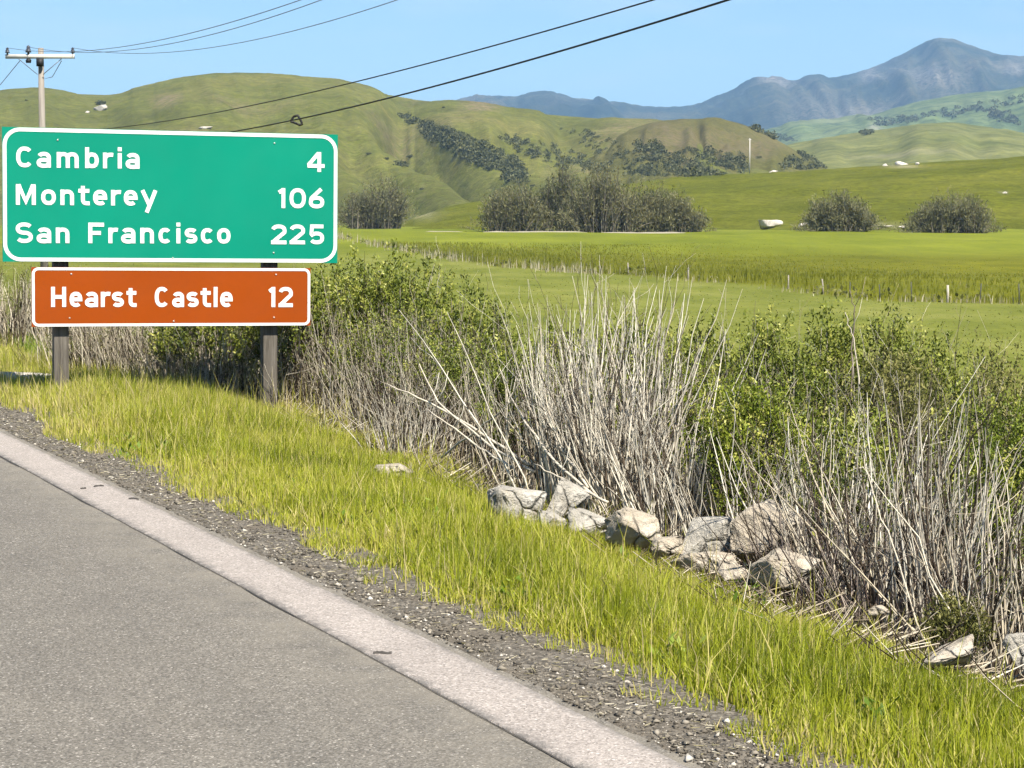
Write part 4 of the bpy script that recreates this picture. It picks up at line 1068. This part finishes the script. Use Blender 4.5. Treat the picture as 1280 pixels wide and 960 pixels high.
letters(green, 'SanFranc', zb([(102, 213), (240, 332), (362, 450), (573, 675), (703, 765), (788, 878), (910, 998), (1028, 1112)], 0, S1), (303.6, 304.4, 20, 288), 25.6, 0.192)
letters(green, 'isco', zb([(52, 82), (108, 190), (213, 298), (318, 405)], 210, S1), (303.6, 304.4, 20, 288), 25.4, 0.192)
letters(green, '4', zb([(900, 1015)], 210, S1), (214.6, 214.6, 380, 410), 24.6, 0.192)
letters(green, '106', zb([(718, 760), (788, 893), (913, 1013)], 210, S1), (260.0, 260.4, 345, 410), 24.9, 0.192)
letters(green, '225', zb([(668, 768), (788, 888), (915, 1012)], 210, S1), (305.2, 305.2, 330, 410), 24.6, 0.192)
letters(brown, 'HearstCastle12', zb([(117, 182), (197, 252), (265, 320), (332, 374), (380, 432), (443, 487), (565, 627), (642, 692), (703, 755), (763, 808), (818, 838), (848, 902), (1060, 1086), (1100, 1162)], 30, S2), (383.7, 383.9, 60, 370), 25.2, 0.192)
# bolts on the panels
for pn, pts_ in ((green, [(343, 179), (72, 175), (342, 316), (216, 322.5)]), (brown, [(89, 342.5), (87, 397.5), (345, 343.2), (342.5, 396.8), (217, 401.5)])):
    for bxp, byp in pts_:
        x, z = loc(bxp, byp); mbk = MB()
        mbk.tube([(x, YF + 0.001, z), (x, YF - 0.004, z), (x, YF - 0.006, z)], [0.008, 0.008, 0.005], 8)
        link('bolt', mbk.mesh('bolt'), M['bolt'], pn)
# rails between the sheets and the posts
for pn, xa, xb, zs in ((green, gx0, gx1, (gz0 + 0.18, gz1 - 0.18)), (brown, bx0, bx1, (bz0 + 0.10, bz1 - 0.10))):
    for zr_ in zs:
        mbk = MB(); mbk.box((xa + 0.12, YF + 0.0255, zr_ - 0.035), (xb - 0.12, YF + 0.0675, zr_ + 0.035)); link('mounting_rail', mbk.mesh('mounting_rail'), M['alu'], pn)
# posts
for pxc in (78.0, 340.0):
    x = loc(pxc, 440)[0]; wx, wy, wz = sbase.x + sx.x * x, sbase.y + sx.y * x, 0
    gzp = float(ground_z(wx, wy)) - sbase.z
    mbk = MB(); mbk.box((x - 0.067, YF + 0.068, gzp - 0.5), (x + 0.067, YF + 0.068 + 0.14, gz1 - 0.04))
    po = link('post', mbk.mesh('post'), M['post'], sign)
    bv = po.modifiers.new('bevel', 'BEVEL'); bv.width = 0.006; bv.segments = 2

# ------------------------------------------------------------------ boulders at the edge of the bank
def hull_mesh(name, seed, dims, npts=15, cuts=4, rough=0.035):
    import bmesh
    r = np.random.default_rng(seed); bm = bmesh.new()
    for q_ in range(npts):
        d = r.normal(size=3); d /= np.linalg.norm(d); d = np.sign(d) * np.abs(d) ** 0.72
        d *= r.uniform(0.82, 1.05); bm.verts.new(d)
    bmesh.ops.convex_hull(bm, input=bm.verts)
    bmesh.ops.delete(bm, geom=[v for v in bm.verts if not v.link_faces], context='VERTS')
    bmesh.ops.bevel(bm, geom=list(bm.edges), offset=0.035, segments=1, affect='EDGES')
    bmesh.ops.subdivide_edges(bm, edges=list(bm.edges), cuts=cuts, use_grid_fill=True)
    bmesh.ops.triangulate(bm, faces=list(bm.faces))
    bm.normal_update(); bm.verts.index_update()
    V = np.array([v.co[:] for v in bm.verts]); N = np.array([v.normal[:] for v in bm.verts])
    Fc = np.array([[v.index for v in f.verts] for f in bm.faces]); bm.free()
    h = fbm(V[:, 0] * 2.6 + V[:, 2] * 1.9 + seed, V[:, 1] * 2.6 - V[:, 2] * 1.3, 5, seed)
    h2 = np.abs(fbm(V[:, 0] * 2.2 - V[:, 2] * 3.6 + seed, V[:, 1] * 2.2 + V[:, 2] * 3.1, 4, seed + 9))
    V = V + N * (rough * 1.6 * h - rough * 2.4 * np.clip(0.12 - h2, 0, 1) / 0.12)[:, None]
    return mesh_from(name, V * np.array(dims), [Fc])
def boulder(label, px, py, w, h, zc, seed, mat, planes=14, strata=0.0, depth=0.9, rot=(0, 0, 0), rough=0.05):
    """px,py: centre in the photograph; the stone sits on the bank so its distance follows from the ground"""
    py += 17
    p = on_z(px, py + h * 0.5, zc); s = p.y / F_PX
    c = at(px, py, p.y)
    me = hull_mesh('boulder', seed, (w / 2 * s * 1.22, w / 2 * s * depth, h / 2 * s * 1.08), planes)
    o = link('boulder', me, M[mat], None, (c.x, c.y + w / 2 * s * depth * 0.3, c.z), rot)
    tag(o, label, 'boulder', 'boulders along the bank'); return o
boulder('flat topped grey boulder at the left end of the rock row', 647, 616, 78, 66, -0.13, 21, 'rockgrey', 16, 0.02, 0.9, (0, 0.06, 0.3))
boulder('angular grey boulder leaning right beside a dark crack in the rock row', 700, 612, 66, 70, -0.14, 22, 'rockgrey', 12, 0.02, 0.9, (0.1, 0.3, 0.5))
boulder('low grey slab in front of the pale canes', 742, 642, 74, 46, -0.13, 23, 'rockgrey', 12, 0.03, 0.9, (0, 0.18, 0.2))
boulder('tan blocky boulder at the foot of the pale canes', 797, 650, 74, 62, -0.14, 24, 'rocktan', 14, 0.03, 0.9, (0, 0.30, 0.1))
boulder('grey boulder between the tan blocky one and the largest boulder', 880, 660, 88, 58, -0.13, 25, 'rockgrey', 14, 0.05, 0.9, (0, -0.12, 0.4))
boulder('yellow brown layered slab low in the grass beside the largest boulder', 882, 684, 84, 34, -0.12, 26, 'rocktan', 12, 0.08, 0.8, (0, 0.20, 0.2))
boulder('largest rounded tan boulder, behind dark bare twigs', 955, 654, 118, 92, -0.15, 27, 'rocktan', 13, 0.05, 0.9, (0, 0.12, 0.6))
boulder('rough tan rock low at the right of the largest boulder', 985, 700, 100, 60, -0.13, 28, 'rocktan', 14, 0.06, 0.9, (0, 0.35, 0.3))
boulder('small low cream rock in the grass left of the rock row', 492, 573, 46, 22, -0.12, 29, 'rocktan', 10, 0.0, 0.9)
boulder('rounded tan stone half buried in grass near the bottom right', 1183, 800, 96, 54, -0.10, 30, 'rocktan', 10, 0.02, 0.9, (0, 0.1, 0.2))
boulder('dark edged rock at the right picture edge above the grass', 1276, 800, 40, 54, -0.14, 31, 'rockgrey', 12, 0.03, 0.9)
boulder('small angular grey stone wedged below the leaning grey boulder', 690, 640, 46, 30, -0.12, 35, 'rockgrey', 11, rot=(0.2, 0.4, 0.7))
boulder('tan wedge of stone between the blocky boulder and the grey one', 835, 668, 40, 34, -0.12, 36, 'rocktan', 11, rot=(0.1, -0.3, 0.2))
boulder('flat tan stone in the grass under the dark twigs', 925, 700, 70, 30, -0.11, 37, 'rocktan', 12, rot=(0, 0.25, 0.5))
boulder('small pale stone under the right hand canes', 1098, 748, 26, 20, -0.13, 32, 'rocktan', 10)
boulder('pale rock in the twigs between the two right cane clumps', 1128, 704, 30, 24, -0.16, 33, 'rockgrey', 10)
# long pale debris at the far left, beside the road
me = rock_mesh('driftwood_log', 34, 4, 10, 0.10, (0.85, 0.16, 0.11), 0.05)
p = on_z(6, 480, -0.03)
tag(link('driftwood_log', me, M['rockwhite'], None, (p.x, p.y, p.z + 0.02), (0, 0.02, 0.15)), 'flat bleached log lying by the shoulder at the left edge', 'log')

# ------------------------------------------------------------------ shrubs of the thicket
def cane_set(r, n, base, spread_b, lo, hi, L, rad, k=8, wob=0.03, splay=1.0, kink=0.0):
    """n canes from a base ellipse, splaying out; returns paths, radii"""
    bx_ = r.normal(0, 1, (n, 2)) * np.array(spread_b) * 0.5
    b = np.concatenate([bx_, np.zeros((n, 1))], 1) + np.array(base)
    tilt = np.radians(r.uniform(lo, hi, n)) * splay; az = np.arctan2(bx_[:, 1], bx_[:, 0]) + r.normal(0, 0.5, n)
    d = np.stack([np.sin(tilt) * np.cos(az), np.sin(tilt) * np.sin(az), np.cos(tilt)], -1)
    ln = r.uniform(*L, n)
    t_ = np.linspace(0, 1, k)
    wv = np.cumsum(np.cumsum(r.normal(0, wob, (n, k, 3)), 1), 1) * np.array([0.5, 0.5, 0.1]) + np.cumsum(r.normal(0, wob, (n, k, 3)), 1) * np.array([0.7, 0.7, 0.2]); wv -= wv[:, :1]
    path = b[:, None] + d[:, None] * (ln[:, None] * t_)[..., None] + wv * ln[:, None, None] * 0.5
    path[:, :, 2] += (-0.06 * ln[:, None] * np.sin(tilt)[:, None] * t_ ** 2)
    rd = r.uniform(*rad, n)[:, None] * (1 - 0.84 * t_ ** 1.1)
    return path, rd
def side_twigs(r, path, rad, m, L, t0=0.45, ang=0.5, k=4):
    n, K, _ = path.shape
    i = r.integers(0, n, m); tt = r.uniform(t0, 0.97, m) * (K - 1); j = np.clip(tt.astype(int), 0, K - 2); f = (tt - j)[:, None]
    p = path[i, j] * (1 - f) + path[i, j + 1] * f
    d = path[i, j + 1] - path[i, j]; d /= np.linalg.norm(d, axis=1, keepdims=True) + 1e-9
    d = d + r.normal(0, ang, (m, 3)); d[:, 2] = np.abs(d[:, 2]) * 0.9 + 0.15; d /= np.linalg.norm(d, axis=1, keepdims=True)
    ln = r.uniform(*L, m); t_ = np.linspace(0, 1, k)
    wv = np.cumsum(r.normal(0, 0.06, (m, k, 3)), 1); wv -= wv[:, :1]
    pp = p[:, None] + d[:, None] * (ln[:, None] * t_)[..., None] + wv * ln[:, None, None]
    rd = (rad[i, j] * 0.6)[:, None] * (1 - 0.7 * t_)
    return pp, np.maximum(rd, 0.0012)
def stem_tone(r, n, bright=0.58):
    return np.where(r.random(n) < bright, r.uniform(0.58, 1.0, n), r.uniform(0.0, 0.30, n))  # random bleached tones, plus a near-black share that paints the thicket's shaded gaps
def place(px, Y, top_y):
    x = at(px, top_y, Y).x
    z = float(ground_z(x, Y)); return x, z, at(px, top_y, Y).z - z
def leafy_part(r, root, cx_, cy_, Wd, Dp, H, shoots, per, size, mat, low=0.12, seed=0, shoot=0.2):
    n = shoots
    d = r.normal(size=(n, 3)); d[:, 2] = d[:, 2] * 0.8 + 0.25; d /= np.linalg.norm(d, axis=1, keepdims=True)
    lump = 1 + 0.30 * fbm(d[:, 0] * 2.3 + d[:, 2] * 2 + seed, d[:, 1] * 2.3 + d[:, 2], 3, seed)
    rr = (0.45 + 0.55 * r.random(n) ** 0.6) * lump
    C = np.array([cx_, cy_, H * 0.54])
    B = C + d * rr[:, None] * np.array([Wd / 2, Dp / 2, H * 0.42])
    k = B[:, 2] > H * low; B = B[k]; d = d[k]; n = len(B)
    sd = d * 0.55 + r.normal(0, 0.28, (n, 3)); sd[:, 2] = np.abs(sd[:, 2]) + 0.75; sd /= np.linalg.norm(sd, axis=1, keepdims=True)
    sl = r.uniform(0.5, 1.25, n) * shoot
    tt = r.random((n, per)) ** 0.8
    P = B[:, None] + sd[:, None] * (sl[:, None] * tt)[..., None] + r.normal(0, 0.019, (n, per, 3)) * (1.4 - tt)[..., None]
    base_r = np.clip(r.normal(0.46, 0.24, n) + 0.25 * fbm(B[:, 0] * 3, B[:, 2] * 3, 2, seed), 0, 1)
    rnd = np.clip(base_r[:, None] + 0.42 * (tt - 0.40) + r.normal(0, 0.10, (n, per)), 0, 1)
    V, Q = leaf_quads(P.reshape(-1, 3), r.uniform(0.55, 1.15, n * per) * size, r, 0.55, 0.40)
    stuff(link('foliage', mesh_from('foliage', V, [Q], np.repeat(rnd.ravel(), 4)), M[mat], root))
    return B, sd
def green_bush(label, px, w, top, Y, seed, mat='leaf', shoots=420, per=26, size=0.036, dry=0, name='green_shrub', depth=0.8, low=0.10, shoot=0.2):
    r = np.random.default_rng(seed); x, z, H = place(px, Y, top); Wd = w / F_PX * Y
    root = tag(empty(name, (x, Y, z)), label, 'shrub', 'shrubs of the roadside thicket')
    B, sd = leafy_part(r, root, 0, 0, Wd * 1.12, Wd * depth, H * 1.0, int(shoots * (1.3 if Y < 15 else 1.05)), per + 1 if Y < 15 else per - 4, size * (1 if Y < 15 else 1.12), mat, low, seed, shoot)
    m = min(150, len(B)); b = B[r.permutation(len(B))[:m]]
    p0 = np.stack([r.normal(0, 0.10, m) * Wd, r.normal(0, 0.10, m) * Wd, np.full(m, -0.05)], -1)
    mid = p0 * 0.45 + b * 0.55; mid[:, 2] += 0.05; mid += r.normal(0, 0.04, (m, 3))
    path = np.stack([p0, (p0 + mid) / 2 + r.normal(0, 0.02, (m, 3)), mid, b], 1)
    V, Q, R = multi_tubes(path, np.tile([0.011, 0.008, 0.006, 0.003], (m, 1)), r.random(m))
    mbk = MB(); mbk.add(V, Q, R)
    stuff(link('stems', mbk.mesh('stems'), M['twig'], root))
    if dry:
        path, rd = cane_set(r, dry, (0, -Wd * 0.3, 0), (Wd * 0.9, Wd * 0.5), 0, 22, (H * 0.5, H * 1.05), (0.004, 0.0085), 7, 0.035)
        V, Q, R = multi_tubes(path, rd, stem_tone(r, dry, 0.6)); mb2 = MB(); mb2.add(V, Q, R)
        pp, rd2 = side_twigs(r, path, rd, dry * 3, (0.08, 0.30)); V, Q, R = multi_tubes(pp, rd2, np.clip(r.normal(0.6, 0.25, dry * 3), 0, 1)); mb2.add(V, Q, R)
        stuff(link('dead_twigs', mb2.mesh('dead_twigs'), M['twig'], root))
    return root
def dry_bush(label, px, w, top, Y, seed, n=150, mat='twig', rad=(0.004, 0.009), tilt=(0, 24), name='dry_shrub', leaves=0, twigs=5, Lk=(0.45, 1.0), leafmat='leafdull', wob=0.035, group='shrubs of the roadside thicket', spread=0.62):
    r = np.random.default_rng(seed); x, z, H = place(px, Y, top); Wd = w / F_PX * Y
    root = tag(empty(name, (x, Y, z)), label, 'shrub', group)
    path, rd = cane_set(r, n, (0, 0, -0.04), (Wd * spread, Wd * spread * 0.6), *tilt, (H * Lk[0], H * Lk[1]), rad, 8, wob)
    V, Q, R = multi_tubes(path, rd, stem_tone(r, n, 0.78 if mat == 'paletwig' else 0.60), 4 if rad[1] > 0.009 else 3); mbk = MB(); mbk.add(V, Q, R)
    m = int(n * twigs * 0.6)
    if m:
        pp, rd2 = side_twigs(r, path, rd, m, (0.12, 0.46) if mat == 'paletwig' else (0.08, 0.32), 0.3, 0.30 if mat == 'paletwig' else 0.42)
        V, Q, R = multi_tubes(pp, rd2, stem_tone(r, m, 0.55)); mbk.add(V, Q, R)
        m3 = m // 3; p3, rd3 = side_twigs(r, pp, rd2, m3, (0.05, 0.16), 0.3, 0.6, 3)
        V, Q, R = multi_tubes(p3, rd3, np.clip(r.normal(0.5, 0.25, m3), 0, 1)); mbk.add(V, Q, R)
    stuff(link('stems', mbk.mesh('stems'), M[mat], root))
    if leaves: leafy_part(r, root, 0, 0, Wd * 0.9, Wd * 0.6, H * 0.92, leaves, 16, 0.032, leafmat, 0.35, seed, 0.16)
    return root

# green bushes
green_bush('green leafy shrub right behind the green sign panel corner', 432, 110, 330, 22.5, 101, 'leaf', 520, dry=40, size=0.04)
green_bush('tall green shrub with upright tips right of the sign', 500, 130, 322, 22, 102, 'leaf', 560, dry=60, size=0.04)
green_bush('rounded green shrub sloping down right of the tallest one behind the sign', 578, 120, 362, 21, 103, 'leaf', 460, dry=70, size=0.038)
green_bush('dark green shrub under the brown panel between the sign posts', 272, 150, 385, 22.2, 104, 'leaf', 480, dry=70, size=0.042)
green_bush('dark green shrub behind the right sign post below the brown panel', 378, 100, 356, 21.8, 105, 'leaf', 420, dry=50, size=0.04)
green_bush('small dull shrub low behind the fallen canes', 610, 100, 430, 18, 106, 'leaf', 320, dry=60, size=0.034)
green_bush('green shrub hidden behind the left half of the pale canes', 700, 110, 420, 16.5, 107, 'leaf', 420, dry=40, size=0.033)
green_bush('green shrub hidden behind the middle of the pale canes', 790, 110, 400, 17, 108, 'leaf', 420, dry=40, size=0.033)
green_bush('fresh green shrub filling the gap right of the pale canes', 880, 100, 478, 13.6, 109, 'leafbright', 400, dry=30, size=0.03)
green_bush('bright green shrub above the largest tan boulder', 945, 105, 486, 12.8, 110, 'leafbright', 480, dry=40, size=0.03)
green_bush('green shrub top beside the right tips of the pale canes', 880, 90, 398, 17.5, 111, 'leaf', 340, dry=46, size=0.034)
green_bush('green shrub with a dark tip, leftmost of the right hand bush tops', 962, 84, 390, 16.5, 112, 'leaf', 340, dry=46, size=0.034)
green_bush('tall green shrub tip beneath the dark bare twig', 1044, 84, 384, 16.2, 113, 'leaf', 340, dry=46, size=0.034)
green_bush('green shrub tip right of the dark bare twig', 1112, 80, 388, 16.4, 114, 'leaf', 340, dry=46, size=0.034)
green_bush('lower green shrub at the right end of the bush tops', 1176, 80, 412, 16.0, 115, 'leaf', 320, dry=46, size=0.034)
green_bush('dull green shrub at the right picture edge below the meadow', 1250, 100, 440, 15, 116, 'leafdull', 420, dry=50, size=0.03)
green_bush('dark green leafy shrub at the right picture edge behind tall canes', 1262, 110, 508, 11.6, 117, 'leafbright', 560, dry=16, size=0.026)
green_bush('low green sprig at the foot of the right hand canes', 1196, 60, 758, 9.2, 118, 'leafdull', 150, 20, 0.022, low=0.02, shoot=0.10)
green_bush('mid green shrub behind the right cane clump, left side', 1010, 110, 455, 13.6, 119, 'leaf', 360, dry=60, size=0.03)
green_bush('mid green shrub behind the right cane clump, right side', 1120, 120, 440, 13.4, 120, 'leafdull', 420, dry=60, size=0.03)
green_bush('green shrub in the middle of the right thicket behind the grey twigs', 1070, 100, 520, 12.2, 121, 'leaf', 300, dry=40, size=0.028)
green_bush('olive shrub low between the fallen canes and the sign', 470, 110, 430, 20.8, 122, 'leaf', 380, dry=40, size=0.036)
green_bush('olive shrub behind the crossed fallen canes', 560, 110, 450, 18.6, 123, 'leaf', 360, dry=40, size=0.034)
green_bush('leafy shrub between the fallen canes and the tall pale canes', 655, 80, 455, 15.8, 124, 'leaf', 340, dry=16, size=0.031)
green_bush('olive shrub filling the right thicket below the bush tops', 1150, 100, 490, 12.9, 125, 'leafdull', 280, dry=50, size=0.029)
# dry brush
dry_bush('grey brown dead brush at the left picture edge behind the sign', 12, 130, 322, 30.4, 131, 240, rad=(0.006, 0.013), leaves=110)
dry_bush('dead brush showing between the sign panels left of the left post', 88, 130, 335, 31, 132, 220, rad=(0.006, 0.013), leaves=90)
dry_bush('tangled dead brush under the brown panel beside the left post', 165, 130, 368, 22.6, 133, 260, rad=(0.005, 0.010), leaves=60)
dry_bush('tangled dead brush behind the middle of the brown panel', 222, 120, 366, 23.2, 134, 230, rad=(0.005, 0.010), leaves=60)
dry_bush('wispy dead brush right of the right sign post', 418, 80, 405, 21.6, 135, 200, rad=(0.0045, 0.009), leaves=80)
dry_bush('dense brown twig bush right of the sign', 474, 110, 372, 20.4, 136, 200, rad=(0.0045, 0.009), tilt=(0, 15), leaves=170, leafmat='leaf')
dry_bush('dense grey twig bush between the sign and the pale canes', 520, 120, 392, 18.6, 137, 200, rad=(0.0045, 0.009), leaves=170, leafmat='leaf')
dry_bush('pale twig bush behind the fallen canes', 585, 110, 405, 17.2, 138, 120, rad=(0.0045, 0.009), leaves=150, leafmat='leaf')
dry_bush('small pale dead weeds beside the low cream rock', 505, 70, 480, 16.6, 139, 90, 'paletwig', (0.004, 0.008), (0, 26), twigs=3)
dry_bush('thin grey brush at the left side of the pale canes', 655, 90, 430, 15.2, 140, 70, rad=(0.0045, 0.009), twigs=4)
dry_bush('dead brush behind the left sign post', 108, 110, 380, 23.0, 153, 200, rad=(0.005, 0.010), leaves=50)
dry_bush('low dead weeds at the foot of the right sign post', 320, 120, 440, 21.4, 154, 150, rad=(0.0045, 0.009), leaves=60, twigs=4)
dry_bush('low dead weeds between the sign posts', 215, 130, 430, 21.6, 155, 150, rad=(0.0045, 0.009), leaves=50, twigs=4)
# the big pale cane clump: several stools
dry_bush('tall bleached cane clump rising behind the grey boulders', 715, 100, 372, 13.6, 141, 90, 'paletwig', (0.005, 0.010), (0, 16), 'cane_clump', twigs=5, Lk=(0.55, 1.05), wob=0.036, group='cane clumps', spread=0.42)
dry_bush('tallest bleached cane clump, fanning out in the middle of the picture', 775, 130, 345, 13.3, 142, 135, 'paletwig', (0.005, 0.0105), (0, 17), 'cane_clump', twigs=5, Lk=(0.5, 1.05), wob=0.036, group='cane clumps', spread=0.42)
dry_bush('bleached canes leaning right beside the fresh green shrub', 835, 80, 400, 13.0, 143, 60, 'paletwig', (0.005, 0.010), (6, 32), 'cane_clump', twigs=5, Lk=(0.5, 1.05), wob=0.03, group='cane clumps', spread=0.42)
dry_bush('sparse bleached sticks before the fresh green shrub', 905, 90, 470, 12.4, 144, 44, 'paletwig', (0.004, 0.009), (0, 28), 'cane_clump', twigs=2, Lk=(0.4, 1.0), group='cane clumps')
# right hand clumps
dry_bush('dark twiggy clump growing over the largest tan boulder', 1010, 120, 545, 10.4, 145, 50, 'darktwig', (0.004, 0.009), (4, 40), 'cane_clump', twigs=3, Lk=(0.5, 1.05), group='cane clumps', spread=0.45)
dry_bush('grey twiggy clump with fine branch tips, middle of the right thicket', 1060, 140, 470, 10.8, 146, 90, 'paletwig', (0.005, 0.0105), (0, 24), 'cane_clump', twigs=4, leaves=110, leafmat='leaf', group='cane clumps')
dry_bush('dense purplish grey cane clump right of the middle of the right thicket', 1130, 130, 468, 10.2, 147, 78, 'twig', (0.006, 0.0115), (0, 26), 'cane_clump', twigs=4, group='cane clumps', wob=0.055)
dry_bush('tall pale straight canes near the right picture edge', 1178, 70, 450, 9.7, 148, 46, 'paletwig', (0.005, 0.009), (0, 12), 'cane_clump', twigs=1, Lk=(0.55, 1.05), wob=0.018, group='cane clumps')
dry_bush('dark lower canes at the foot of the right thicket', 1105, 150, 600, 9.7, 149, 80, 'darktwig', (0.005, 0.009), (4, 48), 'cane_clump', twigs=4, group='cane clumps', wob=0.055)
dry_bush('spreading grey canes running out of the right picture edge', 1255, 100, 520, 9.4, 150, 60, 'twig', (0.005, 0.010), (0, 34), 'cane_clump', twigs=4, group='cane clumps', wob=0.055)
dry_bush('sparse pale canes at the right picture edge', 1235, 60, 470, 9.6, 151, 16, 'paletwig', (0.004, 0.008), (0, 10), 'cane_clump', twigs=1, Lk=(0.6, 1.0), wob=0.018, group='cane clumps')
dry_bush('grey brush filling the far right behind the canes', 1200, 120, 455, 12.4, 152, 90, 'twig', (0.0045, 0.009), (0, 22), twigs=4, leaves=200, leafmat='leaf')

# single fallen canes that can be told apart
def cane(label, pts, rad, mat='paletwig', name='fallen_cane'):
    P = [at(a, b, Y) for a, b, Y in pts]; base = P[0].copy()
    L = np.array([tuple(q_ - base) for q_ in P]); k = len(L); tt = np.linspace(0, k - 1, 14)
    pts2 = np.stack([np.interp(tt, np.arange(k), L[:, i]) for i in range(3)], -1)
    rr = np.random.default_rng(int(abs(pts[0][0])) + 1); pts2[1:-1] += rr.normal(0, 0.004, (12, 3))
    mbk = MB(); mbk.tube(pts2, np.linspace(rad, rad * 0.35, 14), 7, 0.62)
    p1 = pts2[9]; mbk.tube([p1, p1 + np.array([0.05, 0.0, 0.10]), p1 + np.array([0.07, 0.0, 0.2])], [rad * 0.4, rad * 0.3, rad * 0.15], 5, 0.8)
    tag(link(name, mbk.mesh(name, True), M[mat], None, base), label, 'cane', 'fallen canes')
cane('long bleached cane leaning left, upper of the crossed pair', [(662, 582, 13.9), (600, 540, 14.2), (540, 505, 14.5), (484, 480, 14.7)], 0.012)
cane('straight pale cane leaning right across the fallen ones', [(552, 572, 14.6), (610, 527, 14.0), (665, 478, 13.6)], 0.009)
cane('thin bleached cane lying just below the crossed pair', [(668, 590, 13.6), (610, 555, 14.0), (548, 505, 14.4), (524, 455, 14.6)], 0.010)
cane('short bleached cane lowest in the fallen heap', [(640, 585, 13.8), (590, 552, 14.1), (535, 512, 14.4)], 0.010)
cane('pale cane leaning left out of the boulders', [(745, 622, 12.8), (690, 575, 13.1), (640, 500, 13.5), (625, 462, 13.6)], 0.010)
cane('thin pale cane leaning left next to the tall clump', [(735, 610, 12.9), (700, 560, 13.2), (665, 480, 13.5)], 0.009)
cane('pale stick lying across the grey slab towards the tan boulder', [(760, 628, 12.3), (715, 605, 12.5), (668, 580, 12.8)], 0.009)
cane('bare dark twig standing above the right bush tops', [(1062, 520, 14.5), (1066, 430, 14.6), (1068, 385, 14.6), (1062, 362, 14.6)], 0.006, 'darktwig', 'bare_twig')
cane('pale crooked twig among the right bush tops', [(1076, 500, 14.0), (1070, 440, 14.0), (1064, 412, 14.0), (1056, 390, 14.0)], 0.006, 'paletwig', 'bare_twig')
cane('long grey cane slanting through the right cane clump', [(1150, 790, 9.2), (1118, 690, 9.3), (1092, 620, 9.4), (1080, 570, 9.5)], 0.0045)

# dead litter below the shrubs
r = np.random.default_rng(95); n = 10000
u = 4 + 34 * r.random(n) ** 1.2; v = bank_edge(u) - 0.15 + np.abs(r.normal(0, 0.55, n))
x, y = xy_of(u, v); az = r.uniform(0, 6.28, n); ln = r.uniform(0.08, 0.35, n); el = np.abs(r.normal(0, 0.35, n))
p0 = np.stack([x, y, ground_z(x, y) + 0.01], -1); d = np.stack([np.cos(az) * np.cos(el), np.sin(az) * np.cos(el), np.sin(el)], -1)
V, Q, R = multi_tubes(np.stack([p0, p0 + d * ln[:, None]], 1), np.tile([0.004, 0.002], (n, 1)), np.clip(r.normal(0.4, 0.32, n), 0, 1))
stuff(link('dead_litter', mesh_from('dead_litter', V, [Q], R), M['twig']))

# straw and chips on the shoulder
r = np.random.default_rng(96); n = 1800
u = 4.3 + 26 * r.random(n) ** 1.4; v = 2.99 + r.beta(1.6, 1.2, n) * (gravel_edge(u) + 0.12 - 2.99)
x, y = xy_of(u, v); az = r.uniform(0, 6.28, n); ln = r.uniform(0.008, 0.035, n); el = np.abs(r.normal(0, 0.15, n))
p0 = np.stack([x, y, ground_z(x, y) + 0.022], -1); d = np.stack([np.cos(az) * np.cos(el), np.sin(az) * np.cos(el), np.sin(el)], -1)
V, Q, R = multi_tubes(np.stack([p0, p0 + d * ln[:, None]], 1), np.tile([0.0018, 0.0010], (n, 1)) * (1 + u[:, None] / 30), np.clip(r.normal(0.6, 0.28, n), 0, 1))
stuff(link('straw_litter', mesh_from('straw_litter', V, [Q], R), M['reed']))


# scraps of rubber lying on the edge line
for i, (lb, px, py, w) in enumerate((('dark rubber scrap on the edge line, leftmost of four', 104, 611, 7), ('flat dark rubber scrap on the edge line, second from the left', 123, 608, 13),
                                     ('curled dark scrap where the edge line meets the gravel', 168, 624, 14), ('long dark tar scrap across the edge line near the bottom', 478, 817, 22))):
    p = on_z(px, py, 0.009); r = np.random.default_rng(400 + i); L = w / F_PX * p.y; k = 9
    a = np.linspace(-0.5, 0.5, k); cxs = a * L; cys = 0.25 * L * np.sin(a * 5 + i) + r.normal(0, 0.03 * L, k); wd = L * 0.08 * (1 - (2 * a) ** 2 * 0.8) * r.uniform(0.6, 1.3, k) + 0.002
    V = np.concatenate([np.stack([cxs, cys - wd, np.zeros(k)], -1), np.stack([cxs, cys, 0.006 + 0.004 * r.random(k)], -1), np.stack([cxs, cys + wd, np.zeros(k)], -1)])
    j = np.arange(k - 1); Q = np.concatenate([np.stack([j, j + 1, j + 1 + k, j + k], -1), np.stack([j + k, j + 1 + k, j + 1 + 2 * k, j + 2 * k], -1)])
    mbk = MB(); mbk.add(V, Q); tag(link('rubber_scrap', mbk.mesh('rubber_scrap'), M['seam'], None, p, (0, 0, r.uniform(-0.4, 0.4))), lb, 'scrap', 'scraps on the edge line')
